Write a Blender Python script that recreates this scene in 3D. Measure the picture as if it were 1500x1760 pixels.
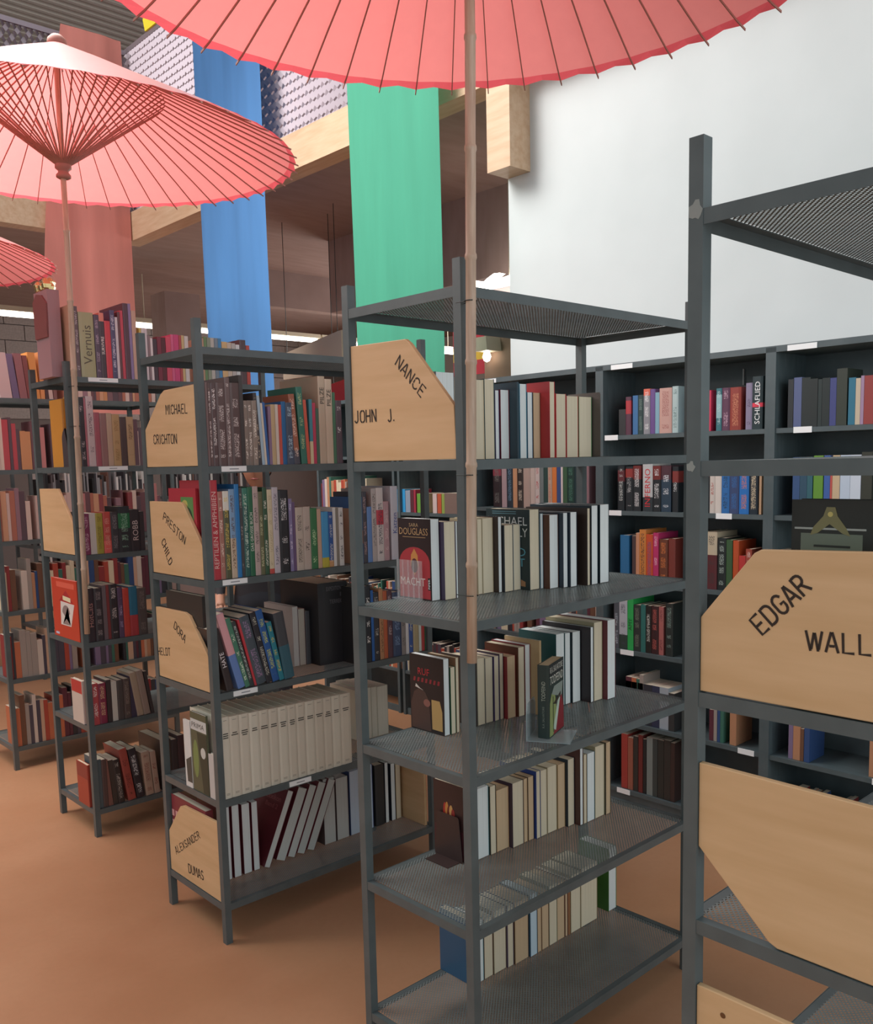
import bpy, bmesh, math, random
from mathutils import Vector, Matrix
random.seed(7)
for o in list(bpy.data.objects): bpy.data.objects.remove(o)
S = bpy.context.scene
COL = S.collection
R = math.radians
# ------------------------------------------------------------------ camera
TH, PITCH, ROLL, EYE = R(42.7), R(6.69685), R(-1.334996), 1.67289
F_PX, CY = 1568.89, 977.37
rt = Vector((math.cos(TH), -math.sin(TH), 0)); fw = Vector((math.sin(TH), math.cos(TH), 0)); up = Vector((0, 0, 1))
fp = fw*math.cos(PITCH) - up*math.sin(PITCH); upp = fw*math.sin(PITCH) + up*math.cos(PITCH)
cx = rt*math.cos(ROLL) + upp*math.sin(ROLL); cyv = -rt*math.sin(ROLL) + upp*math.cos(ROLL)
cd = bpy.data.cameras.new('camera'); cam = bpy.data.objects.new('camera', cd); COL.objects.link(cam)
M = Matrix((cx, cyv, -fp)).transposed().to_4x4(); M.translation = (0, 0, EYE); cam.matrix_world = M
cd.sensor_fit = 'VERTICAL'; cd.sensor_height = 36; cd.lens = 36*F_PX/1760; cd.shift_y = (CY-880)/1760
cd.clip_start = 0.02; cd.clip_end = 200
S.camera = cam
# ------------------------------------------------------------------ light
w = bpy.data.worlds.new('sky'); S.world = w; w.use_nodes = True
w.node_tree.nodes['Background'].inputs[0].default_value = (0.86, 0.95, 1.0, 1); w.node_tree.nodes['Background'].inputs[1].default_value = 0.55
def area(name, loc, target, sx, sy, power, col):
    l = bpy.data.lights.new(name, 'AREA'); l.shape = 'RECTANGLE'; l.size = sx; l.size_y = sy; l.energy = power; l.color = col
    o = bpy.data.objects.new(name, l); COL.objects.link(o); o.location = loc
    o.rotation_euler = (Vector(target)-Vector(loc)).to_track_quat('-Z', 'Y').to_euler(); return o
area('window_daylight', (1.2, -3.2, 2.4), (1.8, 3.0, 1.2), 5.0, 2.6, 105, (0.86, 0.95, 1.0))
area('skylight', (1.15, 4.9, 5.3), (1.5, 3.9, 3.0), 2.4, 2.4, 190, (1.0, 0.97, 0.94)).data.spread = R(150)
area('back_gallery_fill', (-1.5, 5.5, 6.6), (2.5, 8.2, 4.2), 3.0, 3.0, 260, (1.0, 0.97, 0.94))  # unseen lamp added to brighten the back gallery and roof
area('under_gallery_fill', (9.5, 8.2, 2.6), (4.5, 7.5, 2.2), 3.0, 2.0, 230, (1.0, 0.94, 0.9))  # added fill for the dark space under the gallery, no window known there
area('ceiling_fill', (-6.5, 10.2, 4.6), (2.0, 10.2, 6.9), 2.5, 2.0, 260, (1.0, 0.97, 0.94))  # out-of-view lamp added to lift the dark corrugated roof and back area
vs = S.view_settings; vs.view_transform = 'Standard'; vs.look = 'None'; vs.exposure = 0.0; vs.gamma = 1.0; vs.use_curve_mapping = False
# ------------------------------------------------------------------ helpers
def lin(h):
    r = [int(h[i:i+2], 16)/255 for i in (0, 2, 4)]
    return [c/12.92 if c <= .04045 else ((c+.055)/1.055)**2.4 for c in r]
def obj(name, me, mats, parent=None, loc=(0, 0, 0), rot=(0, 0, 0), **kw):
    o = bpy.data.objects.new(name, me); COL.objects.link(o); o.location = loc; o.rotation_euler = rot
    if mats is not None and me is not None and not me.materials:
        for m in (mats if isinstance(mats, (list, tuple)) else [mats]): me.materials.append(m)
    if parent: o.parent = parent
    for k, v in kw.items(): o[k] = v
    return o
def thing(name, label, cat, loc=(0, 0, 0), rz=0, group=None):
    o = bpy.data.objects.new(name, None); COL.objects.link(o); o.location = loc; o.rotation_euler = (0, 0, rz); o.empty_display_size = .05
    return tag(o, label, cat, group)
def tag(o, label, cat, group=None):
    o['label'] = label; o['category'] = cat
    if group: o['group'] = group
    return o
class MB:
    def __init__(s): s.v = []; s.f = []; s.m = []
    def quads(s, vs, fs, mi=0):
        n = len(s.v); s.v += [tuple(p) for p in vs]; s.f += [tuple(i+n for i in f) for f in fs]; s.m += [mi]*len(fs); return s
    def box(s, x0, x1, y0, y1, z0, z1, mi=0):
        return s.quads([(x0,y0,z0),(x1,y0,z0),(x1,y1,z0),(x0,y1,z0),(x0,y0,z1),(x1,y0,z1),(x1,y1,z1),(x0,y1,z1)],
            [(0,3,2,1),(4,5,6,7),(0,1,5,4),(1,2,6,5),(2,3,7,6),(3,0,4,7)], mi)
    def prism(s, pts, fr, h0, h1, mi=0):      # polygon pts (a,b) extruded; fr maps (a,b,h)->xyz
        n = len(pts); v = [fr(a, b, h0) for a, b in pts]+[fr(a, b, h1) for a, b in pts]
        return s.quads(v, [tuple(range(n))[::-1], tuple(range(n, 2*n))]+[(i, (i+1) % n, n+(i+1) % n, n+i) for i in range(n)], mi)
    def lathe(s, prof, seg=20, c=(0, 0, 0), mi=0):
        n = len(prof); v = []
        for i in range(seg):
            a = 2*math.pi*i/seg
            v += [(c[0]+r*math.cos(a), c[1]+r*math.sin(a), c[2]+z) for r, z in prof]
        f = [(i*n+j, ((i+1) % seg)*n+j, ((i+1) % seg)*n+j+1, i*n+j+1) for i in range(seg) for j in range(n-1)]
        return s.quads(v, f, mi)
    def tube(s, pts, r, seg=8, mi=0):
        v = []; P = [Vector(p) for p in pts]
        for i, p in enumerate(P):
            t = (P[min(i+1, len(P)-1)]-P[max(i-1, 0)]).normalized(); a = t.orthogonal().normalized(); b = t.cross(a)
            rr = r[i] if isinstance(r, (list, tuple)) else r
            v += [p+(a*math.cos(2*math.pi*k/seg)+b*math.sin(2*math.pi*k/seg))*rr for k in range(seg)]
        f = [(i*seg+k, i*seg+(k+1) % seg, (i+1)*seg+(k+1) % seg, (i+1)*seg+k) for i in range(len(P)-1) for k in range(seg)]
        f += [tuple(range(seg))[::-1], tuple(range((len(P)-1)*seg, len(P)*seg))]
        return s.quads(v, f, mi)
    def mesh(s, name, smooth=False):
        me = bpy.data.meshes.new(name); me.from_pydata(s.v, [], s.f); me.update()
        if any(s.m): me.polygons.foreach_set('material_index', s.m)
        if smooth: me.polygons.foreach_set('use_smooth', [True]*len(s.f))
        bm = bmesh.new(); bm.from_mesh(me); bmesh.ops.recalc_face_normals(bm, faces=bm.faces); bm.to_mesh(me); bm.free()
        return me
# ------------------------------------------------------------------ materials
def mat(name, col=(.5, .5, .5), rough=.6, metal=0, spec=.5):
    m = bpy.data.materials.new(name); m.use_nodes = True; b = m.node_tree.nodes['Principled BSDF']
    b.inputs['Base Color'].default_value = (*(lin(col) if isinstance(col, str) else col), 1); b.inputs['Roughness'].default_value = rough
    b.inputs['Metallic'].default_value = metal; b.inputs['Specular IOR Level'].default_value = spec
    return m
class NT:
    def __init__(s, m): s.t = m.node_tree; s.b = s.t.nodes['Principled BSDF']
    def n(s, typ, **kw):
        n = s.t.nodes.new(typ)
        for k, v in kw.items():
            if k.startswith('i_'):
                q = k[2:]; q = int(q) if q.isdigit() else q.replace('_', ' ')
                if isinstance(v, bpy.types.NodeSocket): s.t.links.new(v, n.inputs[q])
                else: n.inputs[q].default_value = v
            else: setattr(n, k, v)
        return n
    def math(s, op, a, b=0.0, c=0.0): return s.n('ShaderNodeMath', operation=op, i_0=a, i_1=b, i_2=c).outputs[0]
    def mix(s, f, a, b, bl='MIX'):
        n = s.n('ShaderNodeMix', data_type='RGBA', blend_type=bl)
        for k, v in ((0, f), (6, a), (7, b)):
            if isinstance(v, bpy.types.NodeSocket): s.t.links.new(v, n.inputs[k])
            else: n.inputs[k].default_value = v if k == 0 else (*v[:3], 1)
        return n.outputs[2]
    def attr(s, name, out='Color'): return s.n('ShaderNodeAttribute', attribute_type='OBJECT', attribute_name=name).outputs[out]
    def noise(s, scale, vec=None, detail=2, **k):
        n = s.n('ShaderNodeTexNoise', i_Scale=scale, i_Detail=detail)
        if vec is not None: s.t.links.new(vec, n.inputs['Vector'])
        return n.outputs[0]
    def mapped(s, sc, kind='Object'):
        t = s.n('ShaderNodeTexCoord'); m = s.n('ShaderNodeMapping'); s.t.links.new(t.outputs[kind], m.inputs[0]); m.inputs['Scale'].default_value = sc; return m.outputs[0]
    def ramp(s, f, a, b):
        n = s.n('ShaderNodeMapRange', i_0=f, i_1=a, i_2=b); n.clamp = True; return n.outputs[0]
    def col(s, c): s.t.links.new(c, s.b.inputs['Base Color'])
    def bump(s, h, st=.2, d=.01):
        b = s.n('ShaderNodeBump', i_Strength=st, i_Distance=d); s.t.links.new(h, b.inputs['Height']); s.t.links.new(b.outputs[0], s.b.inputs['Normal'])
def streak(name, c1, c2, scale, rough=.55, nz=6, bump=.05):
    m = mat(name, c1, rough); t = NT(m); f = t.noise(nz, t.mapped(scale), 4); c = t.mix(t.ramp(f, .3, .7), lin(c1), lin(c2)); t.col(c)
    if bump: t.bump(f, bump)
    return m
METAL = streak('veil_lifted_anthracite', '4E5758', '596263', (3, 3, 3), .36, 4, .02)  # anthracite lightened, the lens-flare veil is put into the base colour
SHEET = streak('perforated_steel', '6A7373', '777F7D', (3, 3, 3), .34, 5, 0)
BLACK = streak('veil_lifted_black', '485558', '546063', (2, 12, 2), .42, 5, .03)  # black wood painted greyer so its colour carries the lens-flare haze
PLY = streak('birch_plywood', 'D8B388', 'CBA578', (2, 1.0, 9), .5, 3, .02)
PLYEDGE = mat('plywood_edge', 'DDBE98', .6)
INK = mat('stencil_ink', '2E221A', .7)
WHITE = streak('white_plaster', 'C9CFCF', 'C4CACA', (1, 1, 1), .9, 3, .02)
PINE = streak('pine_beam', 'CDB092', 'BF9C7C', (8, 1, 8), .6, 4, .05)
DARKW = streak('dark_soffit', 'A08A84', '947E78', (1, 4, 1), .8, 3, .03)
BAMB = streak('bamboo', 'C4AC96', 'AA907A', (30, 30, 3), .45, 3, .1)
CARD = mat('label_card', 'E8ECEC', .6)
STONE = streak('grey_block', '9C9390', '8C8482', (5, 5, 5), .9, 8, .15)
MORTAR = mat('mortar', '6E6462', .95)
LAMP = mat('lamp_glow', 'FFFFFF', .5); LAMP.node_tree.nodes['Principled BSDF'].inputs['Emission Color'].default_value = (1, .93, .8, 1); LAMP.node_tree.nodes['Principled BSDF'].inputs['Emission Strength'].default_value = 9
FIXT = mat('lamp_housing', 'C8BFA8', .5)
WIRE = mat('tie_wire', '26302E', .5, .4)
CHROME = mat('bright_mesh', '9A8E96', .4, .4)
m = FLOOR = mat('terracotta_floor', 'B07A52', .38); t = NT(m)
f1 = t.noise(1.2, t.mapped((1, 1, 1)), 5); f2 = t.noise(40, t.mapped((1, 1, 1)), 3)
t.col(t.mix(t.math('MULTIPLY', f2, .25), t.mix(t.ramp(f1, .35, .65), lin('BC8E6C'), lin('AC7C5A')), lin('966C4E'))); t.bump(f1, .03, .02)
def fabric(name, c, tr=.35, tc=None):
    m = mat(name, c, .85); t = NT(m); f = t.noise(14, t.mapped((1, 1, .12)), 3); t.col(t.mix(t.ramp(f, .3, .7), [x*.9 for x in lin(c)], lin(c)))
    out = t.t.nodes['Material Output']; tl = t.n('ShaderNodeBsdfTranslucent'); tl.inputs[0].default_value = (*lin(tc or c), 1)
    mx = t.n('ShaderNodeMixShader', i_0=tr); t.t.links.new(t.b.outputs[0], mx.inputs[1]); t.t.links.new(tl.outputs[0], mx.inputs[2]); t.t.links.new(mx.outputs[0], out.inputs[0])
    return m
PAPER = fabric('red_oiled_paper', 'F9AEAA', .42, 'FB8A88'); _b = PAPER.node_tree.nodes['Principled BSDF']; _b.inputs['Coat Weight'].default_value = .9; _b.inputs['Coat Roughness'].default_value = .3; RIM = fabric('red_rim', 'EA6068', .4)
RIBM = mat('bamboo_rib', 'A87468', .6)
def acrylic(name):
    m = mat(name, 'E4ECEC', .12); b = m.node_tree.nodes['Principled BSDF']; b.inputs['Alpha'].default_value = .13; return m
ACR = acrylic('clear_acrylic'); ACR2 = acrylic('clouded_acrylic'); ACR2.node_tree.nodes['Principled BSDF'].inputs['Alpha'].default_value = .5; ACR2.node_tree.nodes['Principled BSDF'].inputs['Base Color'].default_value = (*lin('B4C4C6'), 1)
# printed covers: colour from the object, with small lettering along the spine
m = COVER = mat('printed_cover', 'FFFFFF', .42); t = NT(m)
sep = t.n('ShaderNodeSeparateXYZ'); tc = t.n('ShaderNodeTexCoord'); t.t.links.new(tc.outputs['Object'], sep.inputs[0])
X, Y, Z = sep.outputs; bw, bh = t.attr('bw', 'Fac'), t.attr('bh', 'Fac')
xn = t.math('DIVIDE', X, bw); zn = t.math('DIVIDE', Z, bh)
seed = t.attr('seed', 'Fac')
off = t.n('ShaderNodeCombineXYZ', i_0=t.math('MULTIPLY', X, 260.0), i_1=seed, i_2=t.math('MULTIPLY', Z, 330.0))
gl = t.noise(1.0, off.outputs[0], 1)
off2 = t.n('ShaderNodeCombineXYZ', i_0=seed, i_1=seed, i_2=t.math('MULTIPLY', Z, 26.0)); words = t.noise(1.0, off2.outputs[0], 0)
inx = t.math('LESS_THAN', t.math('ABSOLUTE', t.math('SUBTRACT', xn, .5)), .27)
inz = t.math('MULTIPLY', t.math('GREATER_THAN', zn, .1), t.math('LESS_THAN', zn, .93))
fr_ = t.math('LESS_THAN', Y, .0006)
ink = t.math('MULTIPLY', t.math('MULTIPLY', t.math('MULTIPLY', inx, inz), t.math('GREATER_THAN', gl, .52)), t.math('MULTIPLY', t.math('GREATER_THAN', words, .46), fr_))
ink = t.math('MULTIPLY', ink, t.attr('hasink', 'Fac'))
band = t.math('MULTIPLY', t.math('GREATER_THAN', zn, t.attr('b0', 'Fac')), t.math('LESS_THAN', zn, t.attr('b1', 'Fac')))
oi = t.n('ShaderNodeObjectInfo').outputs['Color']
ws = t.math('MULTIPLY', t.noise(9.0, tc.outputs['Object'], 3), .35)
base = t.mix(ws, oi, t.mix(1.0, oi, (.62, .62, .62), 'MULTIPLY'))
t.col(t.mix(t.math('MULTIPLY', ink, .85), t.mix(band, base, t.attr('bandc')), t.attr('inkc')))
m = PAGES = mat('paper_pages', 'FFFFFF', .8); t = NT(m)
ln = t.noise(1.0, t.mapped((1400, 3, 3)), 1); oi = t.n('ShaderNodeObjectInfo').outputs['Color']
t.col(t.mix(t.ramp(ln, .35, .75), oi, t.mix(1.0, oi, (.8, .78, .74), 'MULTIPLY')))
m = FARM = mat('far_covers', 'FFFFFF', .5); t = NT(m); t.col(t.n('ShaderNodeVertexColor', layer_name='Col').outputs[0])
FLAT = {}
def flat(h, rough=.5):
    if h not in FLAT: FLAT[h] = mat('print_'+h.lower(), h, rough)
    return FLAT[h]
# ------------------------------------------------------------------ lettering
TXT = {}
def prepare_text(words):
    tmp = []
    for s in words:
        c = bpy.data.curves.new('t', 'FONT'); c.body = s; c.size = 1; c.resolution_u = 2; c.align_x = 'LEFT'; o = bpy.data.objects.new('t', c); COL.objects.link(o); tmp.append((s, o, c))
    dg = bpy.context.evaluated_depsgraph_get(); dg.update()
    for s, o, c in tmp:
        me = bpy.data.meshes.new_from_object(o.evaluated_get(dg)); v = [p.co.copy() for p in me.vertices]
        x0, x1 = min(p.x for p in v), max(p.x for p in v); y0, y1 = min(p.y for p in v), max(p.y for p in v)
        TXT[s] = ([((p.x-x0)/(x1-x0), (p.y-y0)/(y1-y0)) for p in v], [tuple(p.vertices) for p in me.polygons], (x1-x0)/(y1-y0))
        bpy.data.objects.remove(o); bpy.data.meshes.remove(me); bpy.data.curves.remove(c)
def text(name, s, origin, ex, ey, wd, ht, material, parent):
    """flat print: text s fills wd x ht from origin along ex, ey"""
    vv, ff, _ = TXT[s]; o, ex, ey = Vector(origin), Vector(ex), Vector(ey)
    me = bpy.data.meshes.new(name); me.from_pydata([tuple(o+ex*(a*wd)+ey*(b*ht)) for a, b in vv], [], ff); me.update()
    return obj(name, me, material, parent)
def arc(cx, cy, rx, ry, a0, a1, n=6): return [(cx+rx*math.cos(R(a0+(a1-a0)*i/n)), cy+ry*math.sin(R(a0+(a1-a0)*i/n))) for i in range(n+1)]
GLY = {  # stencil letters as strokes in a .55 x 1 box, broken where the stencil has bridges
 'A': [[(0,0),(.24,1)],[(.31,1),(.55,0)],[(.2,.3),(.36,.3)]], 'C': [arc(.3,.7,.25,.3,20,165), [(.05,.62),(.05,.38)], arc(.3,.3,.25,.3,195,340)],
 'D': [[(.03,0),(.03,1)], [(.15,1),(.28,1)]+arc(.28,.7,.25,.3,90,0)+arc(.28,.3,.25,.3,0,-90)+[(.15,0)]], 'E': [[(.5,1),(.05,1),(.05,0),(.5,0)],[(.15,.5),(.42,.5)]],
 'G': [arc(.3,.7,.25,.3,25,170)+arc(.3,.3,.25,.3,190,350)+[(.55,.48),(.36,.48)]], 'H': [[(.03,0),(.03,1)],[(.52,0),(.52,1)],[(.12,.5),(.43,.5)]],
 'I': [[(.1,0),(.1,1)]], 'J': [[(.42,1),(.42,.28)]+arc(.22,.28,.2,.28,0,-150)], 'L': [[(.05,1),(.05,0),(.5,0)]], 'M': [[(.02,0),(.02,1)],[(.1,.95),(.31,.35),(.52,.95)],[(.6,1),(.6,0)]],
 'N': [[(.03,0),(.03,1)],[(.1,.92),(.46,.08)],[(.53,0),(.53,1)]], 'O': [arc(.25,.7,.24,.3,100,180)+arc(.25,.3,.24,.3,180,260), arc(.31,.3,.24,.3,-80,0)+arc(.31,.7,.24,.3,0,80)],
 'P': [[(.04,0),(.04,1)],[(.14,1),(.28,1)]+arc(.28,.74,.22,.26,90,-90)+[(.14,.48)]], 'R': [[(.04,0),(.04,1)],[(.14,1),(.28,1)]+arc(.28,.74,.22,.26,90,-90)+[(.14,.48)],[(.3,.42),(.53,0)]],
 'S': [arc(.28,.74,.22,.26,30,230)+[(.42,.42)]+arc(.27,.26,.23,.26,30,-150)], 'T': [[(.27,0),(.27,.88)],[(0,1),(.55,1)]], 'U': [[(.04,1),(.04,.28)]+arc(.28,.28,.24,.28,180,360)+[(.52,1)]],
 'W': [[(0,1),(.18,0)],[(.23,.1),(.36,.9)],[(.41,.9),(.54,0)],[(.58,.1),(.74,1)]], 'X': [[(0,0),(.5,1)],[(0,1),(.2,.6)],[(.3,.4),(.5,0)]], '.': [[(.03,.02),(.03,.05)]], ' ': []}
GW = {'I': .2, 'M': .62, 'W': .74, '.': .1, ' ': .3}
def stencil(parent, s, u, p0, p1, pt):
    """letters on a board whose face points to -x; p0,p1 = baseline ends (y,z), pt = top of the first letter"""
    a, b, c = Vector(p0), Vector(p1), Vector(pt); ex = (b-a); W = ex.length; ex.normalize(); ey = Vector((ex.y, -ex.x))
    if ey.y < 0: ey = -ey
    H = abs((c-a).dot(ey)); tot = sum(GW.get(ch, .56)+.17 for ch in s)-.17; sc = W/tot; x = 0
    for ch in s:
        mb = MB(); r = .072*H
        for st in GLY[ch]:
            pts = [a+ex*((x+px_)*sc)+ey*(py_*H) for px_, py_ in st]
            L = []; Rr = []
            for i, p in enumerate(pts):
                d = (pts[min(i+1, len(pts)-1)]-pts[max(i-1, 0)]).normalized(); n = Vector((-d.y, d.x))*r
                e = d*(-r*.7 if i == 0 else (r*.7 if i == len(pts)-1 else 0)); L.append(p+n+e); Rr.append(p-n+e)
            n = len(pts); v = [(u-.0005, q.x, q.y) for q in L+Rr]
            mb.quads(v, [(i, i+1, n+i+1, n+i) for i in range(n-1)])
        if mb.v: obj('letter', mb.mesh('letter'), INK, parent)
        x += GW.get(ch, .56)+.17
# ------------------------------------------------------------------ frames of the furniture (origin x, y, turn)
FRM = {'c': (1.49687, 1.52084, .4195), 'l': (1.4949, 2.75219, -.458), 'r': (1.29252, .36421, .338), 't': (1.55511, 4.01568, 0.0), 'f': (1.6135, 5.2738, 0.0),
       'k': (3.57, 3.56, -90.0), 'h': (3.86, 5.46, -90.0)}
LEV = {'c': [2.071, 1.675, 1.29, .905, .51, .117], 'l': [2.064, 1.674, 1.29, .9, .52, .144], 'r': [2.048, 1.664, 1.291, .901, .517, .129], 't': [2.075, 1.686, 1.295, .902, .519, .127],
       'f': [2.07, 1.68, 1.29, .90, .518, .13], 'k': [1.775, 1.42, 1.085, .753, .40, .06], 'h': [1.72, 1.35, 1.0, .65, .30]}
TOP = {'c': 2.132, 'l': 2.155, 'r': 2.156, 't': 2.139, 'f': 2.14}
def wloc(k, x, y, z):
    u, v, a = FRM[k]; a = R(a); return (u+x*math.cos(a)-y*math.sin(a), v+x*math.sin(a)+y*math.cos(a), z)
def wrot(k, ry=0): return (0, ry, R(FRM[k][2]))
# ------------------------------------------------------------------ large structure
def struct(name, mb, m, label=None, smooth=False):
    o = obj(name, mb.mesh(name, smooth), m, kind='structure')
    if label: o['label'] = label
    return o
struct('floor', MB().box(-9, 11, -5, 12.6, -.1, 0), FLOOR, 'glossy terracotta orange floor')
struct('wall_right', MB().box(3.86, 4.0, -5, 3.53, 0, 8), WHITE, 'tall white plaster wall above the black bookcases')
back = struct('wall_back', MB().box(-9, 11, 12.52, 12.7, 0, 7), MORTAR, 'grey block wall under the back gallery')
blk = MB().box(-.245, .245, 0, .05, 0, .19).mesh('block')
blk2 = MB().box(-.245, .245, 0, .05, 0, .09).mesh('block')
z = 2.35; r = 0
while z < 4.0:
    small = (r % 3 == 1)
    for i in range(12):
        obj('block', blk2 if small else blk, STONE, back, (3.1+i*.5+(.25 if r % 2 else 0), 12.475, z))
    z += .1 if small else .2; r += 1
struct('wall_gallery', MB().box(5.35, 5.5, 3.53, 7.2, 3.1, 3.78).box(5.35, 11, 8.6, 8.75, 3.38, 3.78), DARKW, 'dark downstand under the gallery')
struct('wall_far', MB().box(10.9, 11, 3.5, 12.5, 0, 7), WHITE)
struct('ceiling', MB().box(3.87, 11, 3.53, 12.5, 3.76, 3.86).box(-9, 3.87, 8.1, 12.5, 3.76, 3.86), DARKW, 'dark underside of the gallery floor')
struct('trim_1', MB().box(3.72, 3.87, -4, 7.9, 3.66, 3.9), PINE, 'pine edge beam along the gallery')
struct('trim_2', MB().box(3.70, 3.86, 3.37, 3.535, 3.2, 3.66), PINE, 'pine beam end standing proud of the white wall')
struct('trim_3', MB().box(-9, 3.87, 7.9, 8.05, 3.66, 3.9), PINE, 'pine edge beam of the back gallery')
struct('column', MB().box(4.34, 4.72, 8.55, 8.85, 0, 3.4), DARKW, 'brown timber column under the gallery')
struct('column', MB().box(4.6, 4.8, 3.9, 4.45, 0, 2.6), mat('brown_panel', '8A6F5C', .7), 'brown panelled pillar beside the white wall')
cm = MB()
n = 46
for i in range(n):
    y0 = 7.5+i*.14
    cm.quads([(-9, y0, 6.9), (11, y0, 6.9), (11, y0+.05, 6.9), (-9, y0+.05, 6.9), (-9, y0+.07, 6.98), (11, y0+.07, 6.98), (11, y0+.12, 6.98), (-9, y0+.12, 6.98), (-9, y0+.14, 6.9), (11, y0+.14, 6.9)],
        [(0, 1, 2, 3), (3, 2, 5, 4), (4, 5, 6, 7), (7, 6, 9, 8)])
struct('ceiling', cm, mat('corrugated_roof', 'D0CCC0', .6), 'corrugated metal roof high above')
# diamond lattice sheets: strips round staggered diamond holes
def lattice(nx, ny, a, b, s, tilt=0.0, deep=0.0):
    mb = MB(); t = 1-s
    for i in range(nx+1):
        for j in range(ny+1):
            x, y = i*a, j*b
            if (i+j) % 2:
                mb.quads([(x-a*t, y, 0), (x, y-b*t, 0), (x+a*t, y, 0), (x, y+b*t, 0)], [(0, 1, 2, 3)])
            else:
                if deep and 0 < i < nx and 0 < j < ny:
                    q = [(x+a*s, y), (x, y+b*s), (x-a*s, y), (x, y-b*s)]
                    mb.quads([(c[0], c[1], 0) for c in q]+[(c[0], c[1], -deep) for c in q], [(0, 1, 5, 4), (1, 2, 6, 5), (2, 3, 7, 6), (3, 0, 4, 7)])
                for sx, sy in ((1, 1), (1, -1)):
                    if i < nx and 0 <= j+sy <= ny:
                        mb.quads([(x+a*s, y, 0), (x, y+sy*b*s, tilt), (x+a*t, y+sy*b, 0), (x+a, y+sy*b*t, -tilt)], [(0, 1, 2, 3)])
    return mb
me = lattice(150, 22, .045, .062, .5, .018).mesh('balustrade_mesh')
bal = [((3.80, 1.2, 3.9), (R(90), 0, R(90)), 'long bright mesh balustrade along the gallery above the green banner'), ((-2.95, 7.98, 3.9), (R(90), 0, 0), 'mesh balustrade of the back gallery behind the red parasol')]
for l, rt_, lab in bal:
    root = thing('balustrade', lab, 'railing', (0, 0, 0)); obj('expanded_mesh', me, CHROME, root, l, rt_, kind='stuff')
    rail = MB().box(3.79, 3.82, 1.2, 7.98, 5.25, 5.29) if rt_[2] else MB().box(-2.95, 3.8, 7.97, 8.0, 5.25, 5.29)
    obj('top_rail', rail.mesh('top_rail'), CHROME, root)
struct('wall_upper', MB().box(5.6, 5.75, 3.5, 12.5, 3.86, 6.9), mat('mauve_board', 'A8929A', .8), 'mauve wall behind the mesh balustrade')
# ------------------------------------------------------------------ metal shelf units
sheet = lattice(160, 80, .006, .005, .6, 0, .0007).mesh('perforated_sheet')
L_, W_ = 1.005, .44
post_me = {}
def rail_mesh():
    h = .024; t = .003; w_ = .02; m = MB()
    for (x0, x1, y0, y1) in ((.0, L_, .0, t), (.0, L_, W_-t, W_), (.0, t, t, W_-t), (L_-t, L_, t, W_-t)): m.box(x0+.002, x1-.002, y0+.002, y1-.002, -h, 0)
    for (x0, x1, y0, y1) in ((.003, L_-.003, .003, w_), (.003, L_-.003, W_-w_, W_-.003), (.003, w_, w_, W_-w_), (L_-w_, L_-.003, w_, W_-w_)): m.box(x0, x1, y0, y1, -.0025, -.0006)
    return m.mesh('shelf')
rail_me = rail_mesh()
card_me = MB().box(0, .095, -.003, 0, -.019, -.001).mesh('label_card'); cardw_me = MB().box(0, .135, -.003, 0, -.019, -.001).mesh('label_card')
line_me = MB().box(.03, .065, -.0033, -.003, -.012, -.0085).mesh('print')
def unit(k, label, cards=()):
    u, v, a = FRM[k]; root = thing('metal_shelf_unit', label, 'shelf', (u, v, 0), R(a), 'metal shelf units with perforated shelves')
    h = TOP[k]
    if h not in post_me: post_me[h] = MB().box(0, .025, 0, .025, 0, h).mesh('post')
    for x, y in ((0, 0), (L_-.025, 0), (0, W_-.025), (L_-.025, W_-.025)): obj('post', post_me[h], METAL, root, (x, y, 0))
    for i, z in enumerate(LEV[k]):
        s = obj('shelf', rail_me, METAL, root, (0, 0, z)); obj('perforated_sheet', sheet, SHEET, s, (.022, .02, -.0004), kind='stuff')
        for lv, x, wide in cards:
            if lv == i+1: obj('label_card', cardw_me if wide else card_me, CARD, s, (x, 0, 0)); obj('print', line_me, flat('8A9096'), s, (x+(.02 if wide else 0), 0, 0))
    return root
unit('c', 'dark metal shelf unit with a bamboo parasol pole tied to its corner')
unit('l', 'dark metal shelf unit carrying four plywood end boards with stencilled names', [(2, .072, 0), (3, .055, 0), (4, .075, 0), (5, .285, 0)])
unit('r', 'nearest dark metal shelf unit, cut off by the right side of the photo')
RU = [o for o in COL.objects if o.name == 'metal_shelf_unit.002'][0]
for y_, z_, r_ in ((.428, 2.047, .012), (.432, 1.655, .007)):
    obj('chipped_paint', MB().prism([(y_+r_*(1+.25*math.sin(i*2.3))*math.cos(i*math.pi/6), z_+r_*1.2*(1+.25*math.cos(i*1.7))*math.sin(i*math.pi/6)) for i in range(12)], lambda a, c, h: (h, min(.4396, max(.4155, a)), c), -.0006, 0).mesh('chipped_paint'), flat('8E9490'), RU)
unit('t', 'dark metal shelf unit with a blank pale end board, left of the stencilled boards', [(1, .1, 1), (2, .12, 1)])
for kk_, uu_, vv_, lb_ in (('m', 2.55, 7.45, 'distant metal shelf unit of dark cases, seen through the lettered-board unit'), ('n', 3.75, 7.45, 'distant metal shelf unit of dark cases, seen past the corner of the bamboo-pole unit'), ('o', 1.0, 7.45, 'distant metal shelf unit of dark cases, seen through the blank-board unit')):
    FRM[kk_] = (uu_, vv_, 0.0); LEV[kk_] = [1.42, 1.08, .75, .42, .12]; TOP[kk_] = 1.75
    unit(kk_, lb_)
unit('f', 'farthest dark metal shelf unit, behind the one with the blank pale end board')
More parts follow.
